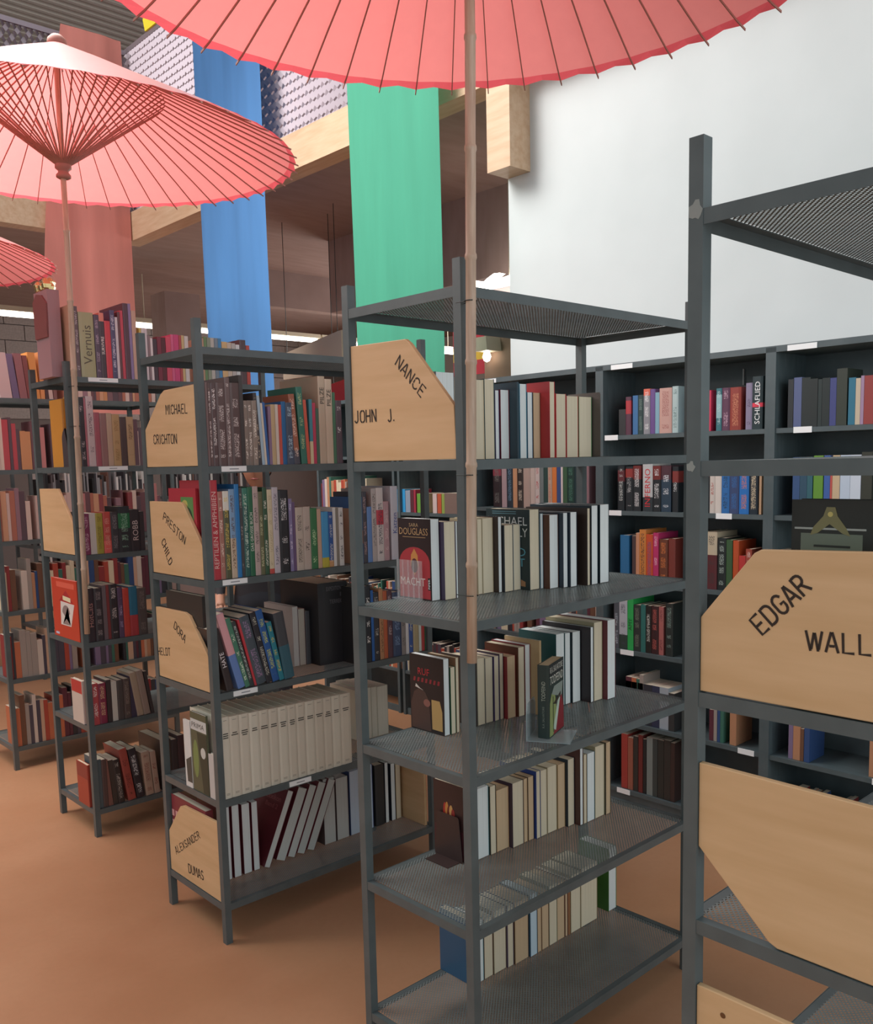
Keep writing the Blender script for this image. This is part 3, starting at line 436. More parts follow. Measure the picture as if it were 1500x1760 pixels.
BOOKS = """
c2|0.1721|0.0673|0.27|0.14|0.233|0|8A8F92|p|EDF3F3|||||1
c2|0.2774|0.0761|0.27|0.14|0.219|0|D8C7A6|p|E6D9BE|||||2
c2|0.3558|0.0405|0.27|0.14|0.222|0|24464A|p|E6D9BE|||||3
c2|0.3987|0.0169|0.27|0.14|0.193|0|5A4A70|p|EDF3F3|||||4
c2|0.4205|0.0369|0.27|0.14|0.195|0|7A2030|p|EDF3F3|||||5
c2|0.5027|0.0308|0.27|0.14|0.215|0|2F7F98|p|EDF3F3|||||7
c2|0.5360|0.0234|0.27|0.14|0.192|0|3E6078|p|EDF3F3|||||8
c2|0.5620|0.0317|0.27|0.14|0.192|0|8A6A50|p|D9BC98|||||9
c2|0.5945|0.0242|0.235|0.14|0.222|0|C0383E|p|E6D9BE|||||10
c2|0.6669|0.0475|0.27|0.14|0.192|0|C04040|p|E6D9BE|||||11
c2|0.7172|0.0574|0.27|0.14|0.187|0|B8403A|p|E6D9BE|||||12
c2|0.7775|0.0651|0.27|0.14|0.187|0|3C7A48|p|E6D9BE|||||13
c3|0.1806|0.0336|0.315|0.135|0.226|0|2A1A1C|p|EDF3F3||||magic|1
c3|0.2157|0.0446|0.299|0.113|0.217|0|4A3A56|p|E6D9BE|||||2
c3|0.2618|0.0081|0.3|0.112|0.216|0|3A3A40|p|EDF3F3|||||3
c3|0.3486|0.0195|0.3|0.112|0.217|0|B8A98A|p|E6D9BE|||||4
c3|0.3696|0.0434|0.3|0.112|0.218|0|C8B898|p|E6D9BE|||||5
c3|0.4145|0.0158|0.281|0.131|0.22|0|3A2C28|p|EDF3F3|||||6
c3|0.4318|0.0384|0.273|0.139|0.195|0|2C3036|p|E6D9BE|||||7
c3|0.4716|0.0306|0.274|0.138|0.194|0|B0B4B0|p|E6D9BE|||||8
c3|0.5037|0.0438|0.239|0.173|0.237|0|1D3236|p|E6D9BE||||thriller|9
c3|0.5491|0.0115|0.236|0.176|0.223|0|8FA4B0|p|EDF3F3|||||10
c3|0.5620|0.0410|0.213|0.199|0.219|0|5A3424|p|EDF3F3|||||11
c3|0.6046|0.0223|0.196|0.216|0.223|0|20303E|p|EDF3F3|||||12
c3|0.6284|0.0318|0.188|0.224|0.224|0|1E2C3A|p|EDF3F3|||||13
c3|0.6866|0.0145|0.17|0.242|0.233|0|40342E|p|E6D9BE|||||14
c3|0.7069|0.0323|0.17|0.242|0.24|0|2A3A44|p|EDF3F3|||||15
c3|0.7489|0.0467|0.17|0.242|0.241|0|24343C|p|EDF3F3|||||16
c4|0.2030|0.0231|0.3|0.14|0.22|0|241C1E|p|EDF3F3||||cloak|1
c4|0.2276|0.0199|0.298|0.114|0.193|0|2A5A3C|p|E6D9BE|||||2
c4|0.2490|0.0130|0.298|0.114|0.217|0|8A6A50|p|E6D9BE|||||3
c4|0.3381|0.0310|0.3|0.112|0.199|0|B0A890|p|E6D9BE|||||5
c4|0.3706|0.0334|0.3|0.112|0.195|0|3A3A48|p|E6D9BE|||||6
c4|0.4055|0.0218|0.297|0.115|0.195|0|50406A|p|E6D9BE|||||7
c4|0.4288|0.0175|0.297|0.115|0.199|0|504048|p|E6D9BE|||||8
c4|0.4478|0.0381|0.284|0.128|0.189|0|8A2A30|p|D9BC98|||||9
c4|0.4874|0.0287|0.275|0.137|0.212|0|5A3020|p|E6D9BE|||||10
c4|0.5176|0.0244|0.275|0.137|0.215|0|8C3038|p|EDF3F3|||||11
c4|0.6454|0.0420|0.26|0.152|0.23|0|24585A|p|EDF3F3|||||13
c4|0.6888|0.0280|0.26|0.152|0.227|0|2A3E48|p|EDF3F3|||||14
c4|0.7183|0.0412|0.254|0.158|0.227|0|1C2C34|p|EDF3F3|||||15
c4|0.7610|0.0160|0.216|0.196|0.241|0|2A2226|p|EDF3F3|C84038||||16
c4|0.7785|0.0441|0.216|0.196|0.253|0|A09878|p|E6D9BE|||||17
c4|0.8241|0.0435|0.198|0.214|0.256|0|6A2C3A|p|EDF3F3|||||18
c5|0.2707|0.0163|0.3|0.125|0.226|0|3A2422|p|E6D9BE||||flame|1
c5|0.3114|0.0493|0.285|0.127|0.215|0|2F6A70|p|EDF3F3|||||2
c5|0.3622|0.0257|0.281|0.131|0.21|0|3A3A30|p|E6D9BE|||||3
c5|0.3894|0.0537|0.281|0.131|0.191|0|C09A70|p|D9BC98|||||4
c5|0.4446|0.0503|0.267|0.145|0.201|0|3A2A3C|p|E6D9BE|||||5
c5|0.4965|0.0177|0.268|0.144|0.201|0|A88A60|p|D9BC98|||||6
c5|0.5156|0.0271|0.267|0.145|0.202|0|402A30|p|D9BC98|||||7
c5|0.5443|0.0200|0.259|0.153|0.214|0|2A4488|p|E6D9BE|||||8
c5|0.5658|0.0310|0.26|0.152|0.211|0|A89A7A|p|E6D9BE|||||9
c5|0.5983|0.0464|0.26|0.152|0.213|0|9A8A6A|p|E6D9BE|||||10
c5|0.6462|0.0362|0.258|0.154|0.21|0|A88A60|p|D9BC98|||||11
c5|0.6839|0.0335|0.248|0.164|0.22|0|22323E|p|E6D9BE|||||12
c5|0.7189|0.0163|0.227|0.185|0.251|0|50302A|p|EDF3F3|||||13
c5|0.7367|0.0157|0.226|0.186|0.228|0|B09A78|p|E6D9BE|||||14
c5|0.7539|0.0402|0.226|0.186|0.227|0|2A5A66|p|EDF3F3|||||15
c5|0.7957|0.0496|0.226|0.186|0.24|0|A8A080|p|E6D9BE|||||16
c5|0.8468|0.0260|0.221|0.191|0.243|0|50483A|p|D9BC98|||||17
c6|0.2952|0.0290|0.31|0.13|0.2|0|2E5878|p|E6D9BE|||||1
c6|0.3256|0.0188|0.3|0.112|0.195|0|2F6A70|p|EDF3F3|||||2
c6|0.3460|0.0388|0.3|0.112|0.19|0|7A5A48|p|E6D9BE|||||3
c6|0.3863|0.0550|0.298|0.114|0.2|0|8A7A60|p|E6D9BE|||||4
c6|0.4428|0.0275|0.293|0.119|0.2|0|5A4A60|p|E6D9BE|||||5
c6|0.4717|0.0638|0.289|0.123|0.2|0|6A5038|p|D9BC98|||||6
c6|0.5371|0.0340|0.283|0.129|0.205|0|26506A|p|D0E4F0|||||7
c6|0.5726|0.0199|0.284|0.128|0.19|0|9A7A58|p|D9BC98|||||8
c6|0.5939|0.0349|0.284|0.128|0.19|0|7A5A40|p|D9BC98|||||9
c6|0.6304|0.0397|0.284|0.128|0.2|0|8A8A70|p|E6D9BE|||||10
c6|0.6715|0.0376|0.285|0.127|0.195|0|A08060|p|D9BC98|||||11
c6|0.7106|0.0141|0.284|0.128|0.19|0|5A2A28|p|D9BC98|||||12
c6|0.7391|0.0519|0.283|0.129|0.2|0|A09070|p|E6D9BE|||||14
c6|0.7925|0.0893|0.283|0.129|0.205|0|8A7A5A|p|E6D9BE|||||15
c6|0.9456|0.0449|0.283|0.129|0.225|0|4A7A38|p|EDF3F3|||||16
l2|0.0422|0.0101|0.012|0.186|0.274|0|66504E|s|E9DFC8|D8CCC8||||3
l2|0.0530|0.0184|0.012|0.187|0.275|0|5E4A4A|s|E9DFC8|E8E0DC||||4
l2|0.0722|0.0327|0.012|0.188|0.276|0|634E4C|s|E9DFC8|CFC4C0||||5
l2|0.1058|0.0185|0.012|0.2|0.295|0|73605E|s|E9DFC8|CFC4C0||||6
l2|0.1250|0.0347|0.012|0.189|0.278|0|5E4A48|s|E9DFC8|C8BCB8||||7
l2|0.1605|0.0142|0.012|0.207|0.305|0|46403F|s|E9DFC8|||||8
l2|0.1755|0.0135|0.012|0.15|0.22|0|8C7E74|s|E9DFC8|EAE2D8||||9
l2|0.1898|0.0160|0.012|0.15|0.221|0|84766C|s|E9DFC8|EAE2D8||||10
l2|0.2066|0.0185|0.012|0.15|0.221|0|988A7E|s|E9DFC8|E8E0D4||||11
l2|0.2259|0.0138|0.012|0.169|0.248|3|4A4648|s|E9DFC8|B8A890||||12
l2|0.2823|0.0166|0.012|0.143|0.21|0|C8B088|s|E9DFC8|||||17
l2|0.3257|0.0170|0.012|0.151|0.221|0|2C6AA0|s|E9DFC8|||||20
l2|0.3435|0.0299|0.012|0.149|0.218|0|4A5468|s|E9DFC8|A8C0D0||||21
l2|0.3743|0.0242|0.012|0.169|0.248|4|A8684E|s|E9DFC8|E8D0C0||0,0.2,50505A||22
l2|0.4036|0.0254|0.012|0.186|0.274|3|3C7A68|s|E9DFC8|B8C890||||23
l2|0.4439|0.0134|0.012|0.158|0.232|0|4A90A0|s|E9DFC8|||0,0.35,D8C8A0||25
l2|0.4859|0.0298|0.012|0.25|0.316|0|C8B49C|s|E9DFC8|3A322C|PILZE|||28
l2|0.5166|0.0302|0.012|0.25|0.307|0|D2BEA6|s|E9DFC8|3A322C|PILZE|||29
l2|0.5478|0.0129|0.012|0.177|0.26|0|4C7A5C|s|E9DFC8|||||30
l2|0.5616|0.0270|0.012|0.157|0.231|0|5A4850|s|E9DFC8|D8D0D0||||31
l3|0.0288|0.0295|0.012|0.21|0.337|0|B83A44|s|E9DFC8|E0B8B0|REPTILIEN & AMPHIBIEN|||1
l3|0.0591|0.0174|0.012|0.202|0.298|0|A87466|s|E9DFC8|E8D0C0||||2
l3|0.0774|0.0226|0.012|0.203|0.299|0|5A5A40|s|E9DFC8|D8C060||.78,1,D8D4C8||3
l3|0.1008|0.0212|0.012|0.208|0.305|0|C8B49C|s|E9DFC8|5A4030||.45,1,7C9CBC||4
l3|0.1228|0.0171|0.012|0.21|0.321|0|2E7AB8|s|E9DFC8|||||5
l3|0.1407|0.0112|0.012|0.21|0.309|0|4A484A|s|E9DFC8|9A9490||||6
l3|0.1527|0.0208|0.012|0.209|0.307|0|2E5E58|s|E9DFC8|C0D0C0||.8,1,3E7A68||7
l3|0.1742|0.0188|0.012|0.21|0.309|0|2F6A4A|s|E9DFC8|E0E4D8|DAS GROSSE BUCH|||8
l3|0.1938|0.0212|0.012|0.21|0.311|0|BCA8A2|s|E9DFC8|5A5050||||9
l3|0.2158|0.0169|0.012|0.198|0.292|0|6A6A4C|s|E9DFC8|C8C8A0||||10
l3|0.2335|0.0170|0.012|0.208|0.306|0|3A5A40|s|E9DFC8|E0E0D0||||11
l3|0.2514|0.0194|0.012|0.202|0.298|0|D4C8A8|s|E9DFC8|B0A080||0,.06,C05048||12
l3|0.2716|0.0242|0.012|0.207|0.305|0|C4BEC4|s|E9DFC8|6A6878||||13
l3|0.2965|0.0415|0.012|0.2|0.294|0|2C2A2E|s|E9DFC8|D8D8D8||||14
l3|0.3390|0.0140|0.012|0.178|0.262|0|8A80A8|s|E9DFC8|D8D0E0||||15
l3|0.3661|0.0321|0.012|0.156|0.229|0|C4B8AA|s|E9DFC8|4A443E||||17
l3|0.3990|0.0308|0.012|0.157|0.23|0|C0B2A6|s|E9DFC8|4A443E||||18
l3|0.4307|0.0286|0.012|0.152|0.223|0|3C7A4C|s|E9DFC8|B8D8A8||||19
l3|0.4601|0.0178|0.012|0.149|0.219|0|C8A890|s|E9DFC8|||||20
l3|0.4787|0.0313|0.012|0.141|0.207|0|4A9CD0|s|E9DFC8|||0,.18,B8B040||21
l3|0.5108|0.0192|0.012|0.139|0.205|0|2F58A0|s|E9DFC8|D8D8C8||0,.12,C89868||22
l3|0.5580|0.0205|0.012|0.149|0.219|0|D4D4D0|s|E9DFC8|4A4A50||||25
l3|0.6282|0.0173|0.012|0.143|0.211|0|B89880|s|E9DFC8|||||26
l3|0.6463|0.0248|0.012|0.173|0.254|0|3A68A0|s|E9DFC8|B8C8D8||.3,.5,B06A50||27
l3|0.6719|0.0199|0.012|0.186|0.273|0|4A4850|s|E9DFC8|B89898||||28
l3|0.6926|0.0227|0.012|0.147|0.215|0|6A90C8|s|E9DFC8|||||29
l3|0.7160|0.0229|0.012|0.193|0.284|0|BCB4B0|s|E9DFC8|6A6460||||30
l3|0.7397|0.0338|0.012|0.194|0.286|0|D4CCC8|s|E9DFC8|3A3A48||.5,.7,C03A48||31
l3|0.7745|0.0264|0.012|0.158|0.232|0|B89498|s|E9DFC8|D8C0C0||||32
l3|0.8118|0.0355|0.012|0.197|0.29|0|C8C8D0|s|E9DFC8|3A4A90|Katzen|||33
l4|0.0579|0.0267|0.012|0.152|0.224|12|3A3030|s|E9DFC8|E8E0E0|HATE|||1
l4|0.1025|0.0276|0.012|0.19|0.279|15|6A88C0|s|E9DFC8|||.45,1,D8A0A4||2
l4|0.1319|0.0178|0.012|0.177|0.26|15|4C8068|s|E9DFC8|E0E8D0||||3
l4|0.1512|0.0157|0.012|0.167|0.246|15|3A3E3E|s|E9DFC8|B8C0B8||||4
l4|0.1785|0.0382|0.012|0.174|0.256|14|4A545C|s|E9DFC8|9A80A0||||6
l4|0.2187|0.0233|0.012|0.181|0.266|13|302E34|s|E9DFC8|C8C8B8||||7
l4|0.2434|0.0269|0.012|0.184|0.271|13|2C5C9C|s|E9DFC8|C8D060||||8
l4|0.2718|0.0197|0.012|0.151|0.222|12|2E8494|s|E9DFC8|D8C050||||9
l4|0.2928|0.0427|0.012|0.168|0.248|9|3A6472|s|E9DFC8|||.5,1,46484C||10
l4|0.4330|0.0239|0.16|0.2|0.233|0|C8C0BC|p|D0CCC8|||||11
l4|0.4579|0.0312|0.16|0.2|0.221|0|5A3438|p|C8C0B4|||||12
l4|0.4902|0.0204|0.16|0.2|0.209|0|5A5C60|s|E9DFC8|||||13
l4|0.5113|0.1391|0.1|0.26|0.318|0|2A2A2E|s|E9DFC8||||box|14
l4|0.6205|0.0196|0.012|0.204|0.3|0|2E2E30|s|E9DFC8|E8E8E4||||15
l4|0.6411|0.0270|0.012|0.204|0.3|0|2C2E30|s|E9DFC8|E0E0DC||||16
l4|0.6692|0.0273|0.012|0.204|0.3|0|2A2E34|s|E9DFC8|F0F0EC||||17
l4|0.6976|0.0127|0.012|0.19|0.28|0|2F68B0|s|E9DFC8|||||18
l4|0.7114|0.0256|0.012|0.184|0.27|0|36363A|s|E9DFC8|C8C8C0||||19
l4|0.7381|0.0205|0.012|0.19|0.28|0|B88860|s|E9DFC8|6A4A30||||20
l4|0.7596|0.0184|0.012|0.184|0.27|0|B8603C|s|E9DFC8|||||21
l4|0.7791|0.0252|0.012|0.184|0.27|0|5A3C44|s|E9DFC8|B0A0A0||||22
l4|0.8054|0.0432|0.012|0.177|0.26|0|3A4A68|s|E9DFC8|7890B0||||23
l4|0.8498|0.0213|0.012|0.17|0.25|0|8A8480|s|E9DFC8|4A4848||||24
l4|0.8722|0.0158|0.012|0.17|0.25|0|D0D0D0|s|E9DFC8|||||25
l4|0.8892|0.0205|0.012|0.17|0.25|0|3A5898|s|E9DFC8|D8D0A0||||26
l4|0.9108|0.0299|0.012|0.163|0.24|0|A89A78|s|E9DFC8|||||27
l4|0.9563|0.0163|0.012|0.163|0.24|0|A83C38|s|E9DFC8|||||29
l5|0.0262|0.0322|0.012|0.22|0.292|0|DCD6C4|s|E9DFC8||||vol|1
l5|0.0592|0.0378|0.012|0.22|0.29|0|D6CEBC|s|E9DFC8||||vol|2
l5|0.0978|0.0392|0.012|0.22|0.289|0|D6CEBC|s|E9DFC8||||vol|3
l5|0.1378|0.0399|0.012|0.22|0.287|0|DCD6C4|s|E9DFC8||||vol|4
l5|0.1785|0.0381|0.012|0.22|0.286|0|D6CEBC|s|E9DFC8||||vol|5
l5|0.2175|0.0387|0.012|0.22|0.284|0|D6CEBC|s|E9DFC8||||vol|6
l5|0.2570|0.0393|0.012|0.22|0.283|0|DCD6C4|s|E9DFC8||||vol|7
l5|0.2972|0.0366|0.012|0.22|0.282|0|D6CEBC|s|E9DFC8||||vol|8
l5|0.3346|0.0380|0.012|0.22|0.282|0|D6CEBC|s|E9DFC8||||vol|9
l5|0.3734|0.0412|0.012|0.22|0.28|0|DCD6C4|s|E9DFC8||||vol|10
l5|0.4155|0.0401|0.012|0.22|0.279|0|D6CEBC|s|E9DFC8||||vol|11
l5|0.4565|0.0371|0.012|0.22|0.279|0|D6CEBC|s|E9DFC8||||vol|12
l5|0.4945|0.0395|0.012|0.22|0.278|0|DCD6C4|s|E9DFC8||||vol|13
l5|0.5349|0.0467|0.012|0.22|0.277|0|D6CEBC|s|E9DFC8||||vol|14
l5|0.7645|0.0307|0.2|0.2|0.214|0|CFC8B4|p|D8D0C0|||||15
l5|0.7963|0.0352|0.2|0.2|0.22|0|C8C0AC|p|D8D0C0|||||16
l5|0.8325|0.0304|0.2|0.2|0.218|0|CFC8B4|p|D4CCBC|||||17
l5|0.8640|0.0564|0.2|0.2|0.214|0|CAC2AE|p|D8D0C0|||||18
l6|0.1032|0.0260|0.17|0.2|0.279|0|6A2A32|p|EDF3F3|||||1
l6|0.1374|0.0313|0.17|0.2|0.278|0|6A2A32|p|EDF3F3|||||2
l6|0.1786|0.0352|0.17|0.2|0.272|0|6A2A32|p|EDF3F3|||||3
l6|0.2205|0.0272|0.17|0.2|0.269|0|6A2A32|p|EDF3F3|||||4
l6|0.2507|0.0274|0.15|0.2|0.296|-24|6A2A32|p|D8DCD8||||lex|5
l6|0.3088|0.0440|0.16|0.2|0.285|-24|6A2A32|p|D0D4D0|||||6
l6|0.3617|0.0359|0.16|0.2|0.285|-24|6A2A32|p|D0D4D0|||||7
l6|0.4048|0.0383|0.16|0.2|0.285|-24|6A2A32|p|C8CCC8|||||8
l6|0.4523|0.0371|0.16|0.2|0.285|-24|6A2A32|p|C8CCC8|||||9
l6|0.5484|0.0579|0.17|0.2|0.273|0|5A4A48|p|C8C8C4|||||10
l6|0.6112|0.0612|0.17|0.2|0.26|0|5A4A48|p|C8C8C4|||||11
l6|0.6804|0.0556|0.17|0.2|0.272|0|3A4A70|p|C8D4E4|||||12
l6|0.7462|0.0548|0.17|0.2|0.277|0|2A3C78|p|C8D8EC|||||13
l6|0.8136|0.0476|0.17|0.2|0.265|0|3A3A3A|s|E9DFC8|||||14
l6|0.8665|0.0193|0.17|0.2|0.264|0|3A4048|p|EDF3F3|||||15
l6|0.8988|0.0239|0.17|0.2|0.252|0|2A3440|p|EDF3F3|||||16
l6|0.9259|0.0274|0.17|0.2|0.241|0|B8A078|p|E6D9BE|||||17
t1|0.0374|0.0212|0.012|0.207|0.304|0|C8A88C|s|E9DFC8|||||1
t1|0.0597|0.0168|0.012|0.205|0.301|0|6A5458|s|E9DFC8|C0B0B0||||2
t1|0.0788|0.0655|0.012|0.2|0.279|0|A8A47C|s|E9DFC8|5A5040|Vernuis|||3
t1|0.1471|0.0226|0.012|0.186|0.273|0|5A4658|s|E9DFC8|B098A8||||4
t1|0.1705|0.0219|0.012|0.193|0.283|0|4A3840|s|E9DFC8|F0E4E0|SURVIVRE|.87,1,D88070||5
t1|0.1936|0.0259|0.012|0.17|0.25|0|D03C48|s|E9DFC8|||||6
t1|0.2206|0.0213|0.012|0.203|0.299|0|544A6C|s|E9DFC8|D0C8D8||||7
t1|0.2827|0.0230|0.012|0.25|0.335|0|5C3C48|s|E9DFC8|||||11
t1|0.3215|0.0196|0.012|0.208|0.306|0|C8A490|s|E9DFC8|||||13
t1|0.8732|0.0343|0.012|0.147|0.216|0|5A4448|s|E9DFC8|||||38
t2|0.0527|0.0233|0.012|0.205|0.302|0|3C3438|s|E9DFC8|B8A8A8||||2
t2|0.0869|0.0309|0.012|0.209|0.307|0|CDB8B8|s|E9DFC8|6A5860||||4
t2|0.1187|0.0248|0.012|0.161|0.237|0|A85864|s|E9DFC8|||||5
t2|0.1444|0.0296|0.012|0.159|0.234|0|98706C|s|E9DFC8|||||6
t2|0.1749|0.0243|0.012|0.16|0.235|0|C0A48C|s|E9DFC8|||||7
t2|0.2002|0.0349|0.012|0.156|0.23|0|BC9A6C|s|E9DFC8|8A6A3C||||8
t2|0.2360|0.0296|0.012|0.149|0.219|0|54403E|s|E9DFC8|||||9
t2|0.2666|0.0328|0.012|0.149|0.22|0|BC9E78|s|E9DFC8|6A5238||||10
t3|0.0376|0.0290|0.012|0.124|0.182|0|843C5C|s|E9DFC8|C8A0B0||||2
t3|0.0950|0.0324|0.012|0.123|0.181|0|A89A40|s|E9DFC8|6A6430||||4
t3|0.1293|0.0346|0.012|0.126|0.186|0|C05048|s|E9DFC8|D8A090||0,.3,D86058||5
t3|0.1648|0.0346|0.012|0.125|0.184|0|403C40|s|E9DFC8|8A8488||||6
t3|0.2002|0.0545|0.012|0.141|0.207|0|343438|s|E9DFC8|8AB098||.52,.85,2A6A44||7
t3|0.2556|0.0449|0.012|0.129|0.19|0|362E32|s|E9DFC8|C8B8B4|ROBB|||8
t4|0.0262|0.0385|0.012|0.165|0.242|0|3A2E34|s|E9DFC8|B08078|HotCats|||1
t4|0.0657|0.0363|0.012|0.163|0.24|0|3C3438|s|E9DFC8|9A8C8C||||2
t4|0.1359|0.0372|0.012|0.17|0.25|0|332C30|s|E9DFC8|D0C4C0||||5
t4|0.1740|0.0231|0.012|0.158|0.232|0|5A4460|s|E9DFC8|B0A0C0||||6
t4|0.1981|0.0286|0.012|0.153|0.225|0|C04438|s|E9DFC8|||||7
t4|0.2276|0.0390|0.012|0.156|0.23|0|2E6C88|s|E9DFC8|||0,.42,A83C40||8
t4|0.2675|0.0438|0.012|0.149|0.218|0|544A48|s|E9DFC8|7A6E6A||||9
t5|0.0262|0.0293|0.012|0.13|0.191|0|B84C50|s|E9DFC8|E8D8D0||||1
t5|0.0563|0.0349|0.012|0.127|0.187|0|843048|s|E9DFC8|D8B890||||2
t5|0.1438|0.0291|0.012|0.127|0.187|0|4E4644|s|E9DFC8|||||5
t5|0.1741|0.0307|0.012|0.128|0.188|0|564844|s|E9DFC8|8A7A70||||6
t5|0.2345|0.0313|0.012|0.143|0.21|8|A89480|s|E9DFC8|||||8
t5|0.2671|0.0316|0.012|0.146|0.214|8|98857A|s|E9DFC8|||||9
t6|0.0469|0.0246|0.012|0.153|0.225|0|5A4440|s|E9DFC8|||||2
t6|0.1182|0.0305|0.012|0.143|0.21|5|382E2C|s|E9DFC8|A8A098||||5
t6|0.1656|0.0373|0.012|0.173|0.254|8|A04A40|s|E9DFC8|5A2A28||||6
t6|0.2083|0.0379|0.012|0.166|0.244|8|302A30|s|E9DFC8|D0D0D0||||7
t6|0.2527|0.0395|0.012|0.145|0.213|4|B09684|s|E9DFC8|7A3A34||||8
t6|0.2955|0.0277|0.012|0.141|0.207|4|AC9282|s|E9DFC8|7A3A34||||9
t6|0.3428|0.0480|0.012|0.25|0.247|0|4A403C|s|E9DFC8|||||10
t6|0.3919|0.0332|0.012|0.163|0.24|0|40383A|s|E9DFC8|||||11
t6|0.4262|0.0335|0.012|0.173|0.254|0|4A3638|s|E9DFC8|||||12
k1|0.9982|0.0296|0.02|0.12|0.175|0|5A3848|s|E9DFC8|||.55,.9,A83840||2
k1|1.0663|0.0289|0.02|0.122|0.179|0|2E4444|s|E9DFC8|6A8078||||4
k1|1.0967|0.0346|0.02|0.138|0.204|0|8A8A90|s|E9DFC8|E0E0E0||.85,1,D06A58||5
k1|1.1328|0.0253|0.02|0.137|0.201|0|6A5088|s|E9DFC8|||||6
k1|1.1816|0.0639|0.02|0.136|0.201|0|C09A90|s|E9DFC8|8A4A48||||8
k1|1.2484|0.0300|0.02|0.139|0.205|0|A8BCBC|s|E9DFC8|6A8080||||9
k1|1.4657|0.0257|0.02|0.122|0.18|0|3A7078|s|E9DFC8|B0C8C8||.3,.85,8AB0B4||13
k1|1.4936|0.0361|0.02|0.122|0.18|0|5C3A50|s|E9DFC8|B090A0||||14
k1|1.5309|0.0499|0.02|0.122|0.179|0|8C3C34|s|E9DFC8|C08060||||15
k1|1.6027|0.0282|0.02|0.13|0.192|0|857E96|s|E9DFC8|50405A||||16
k1|1.6319|0.0459|0.02|0.147|0.216|0|26383C|s|E9DFC8|E8ECEC|SCHLAFLIED|.42,.5,D03C50||17
k2|0.1365|0.0586|0.02|0.163|0.24|0|2A2226|s|E9DFC8|6A6A66||.7,.9,7A3440||1
k2|0.2002|0.0356|0.02|0.163|0.24|0|A08C90|s|E9DFC8|||||2
k2|0.2375|0.0419|0.02|0.163|0.24|0|24303A|s|E9DFC8|5A7A90||||3
k2|0.2811|0.0298|0.02|0.16|0.235|0|B88A68|s|E9DFC8|||||4
k2|0.3125|0.0410|0.02|0.16|0.235|0|302A28|s|E9DFC8|C0B8A8||||5
k2|0.3551|0.0469|0.02|0.163|0.24|0|A8948A|s|E9DFC8|||||6
k2|0.4036|0.0319|0.02|0.156|0.23|0|B8A8A0|s|E9DFC8|||||7
k2|0.4371|0.0284|0.02|0.16|0.235|0|BCB0AC|s|E9DFC8|A03030||||8
k2|0.4671|0.0251|0.02|0.163|0.24|0|6A7474|s|E9DFC8|||||9
k2|0.4938|0.0264|0.02|0.163|0.24|0|2A4440|s|E9DFC8|||||10
k2|0.5217|0.0262|0.02|0.16|0.235|0|B09A88|s|E9DFC8|B06050||||11
k2|0.5494|0.0290|0.02|0.163|0.24|0|C8743C|s|E9DFC8|||||12
k2|0.6192|0.0269|0.02|0.163|0.24|0|3A5A40|s|E9DFC8|||||15
k2|0.6475|0.0428|0.02|0.167|0.245|0|1E3A34|s|E9DFC8|4A7A68||||16
k2|0.6918|0.0595|0.02|0.163|0.24|0|22383C|s|E9DFC8|||||17
k2|0.7541|0.0286|0.02|0.163|0.24|0|8A6A70|s|E9DFC8|||||18
k2|0.9525|0.0383|0.02|0.144|0.212|0|22282C|s|E9DFC8|B0B4B0||.65,.9,5A2C30||1
k2|0.9971|0.0408|0.02|0.141|0.208|0|22282C|s|E9DFC8|9A9C9C||.75,.95,8A3430||2
k2|1.0395|0.0433|0.02|0.143|0.211|0|22282C|s|E9DFC8|D8D8D8||.7,1,6A2A28||3
k2|1.0935|0.0530|0.02|0.148|0.218|0|B8BCBC|s|E9DFC8|C03038|INFERNO|0,.3,30383C||4
k2|1.1480|0.0417|0.02|0.142|0.209|0|22282C|s|E9DFC8|D8D8D8||.7,1,6A2A28||5
k2|1.1927|0.0513|0.02|0.142|0.209|0|2C4050|s|E9DFC8|D0D4D8||.7,1,4A3038||6
k2|1.2512|0.0302|0.02|0.139|0.205|0|22282C|s|E9DFC8|C8CCCC||.65,.9,7A3430||7
k2|1.4020|0.0354|0.02|0.136|0.2|0|22282C|s|E9DFC8|D0D0D0||.8,1,7A3434||8
k2|1.4397|0.0245|0.02|0.146|0.215|0|C8C0B8|s|E9DFC8|A05048||||9
k2|1.4654|0.0300|0.02|0.146|0.215|0|D0C8C0|s|E9DFC8|B05048||||10
k2|1.4966|0.0365|0.02|0.15|0.22|0|2F6AA8|s|E9DFC8|203848||||11
k2|1.5342|0.0427|0.02|0.15|0.22|0|3A4A70|s|E9DFC8|2F6AA8||||12
k2|1.5790|0.0441|0.02|0.15|0.22|0|2A70B8|s|E9DFC8|C87840||||13
k2|1.6265|0.0369|0.02|0.15|0.22|0|24303A|s|E9DFC8|D8C8A8||||14
k3|0.9670|0.0495|0.02|0.149|0.219|0|2C6A98|s|E9DFC8|||||1
k3|1.0762|0.0355|0.02|0.169|0.249|0|CC8240|s|E9DFC8|2A2A30||||4
k3|1.1132|0.0366|0.02|0.156|0.229|0|C4502C|s|E9DFC8|3A4A80||||5
k3|1.1513|0.0286|0.02|0.161|0.237|0|B83468|s|E9DFC8|E0B0C0||||6
k3|1.1844|0.0446|0.02|0.142|0.209|0|6A3C2C|s|E9DFC8|D07840||||7
k3|1.2334|0.0358|0.02|0.146|0.214|0|783830|s|E9DFC8|||||8
k3|1.3887|0.0343|0.02|0.172|0.253|0|22282C|s|E9DFC8|E8E8E8|MONSTER|||9
k3|1.4267|0.0511|0.02|0.172|0.253|0|5A2C30|s|E9DFC8|3A3A3A||.6,1,B8AC94||10
k3|1.4814|0.0394|0.02|0.156|0.229|0|242C2C|s|E9DFC8|A8B8B0||||11
k3|1.5227|0.0283|0.02|0.151|0.222|0|3C5C3C|s|E9DFC8|||||12
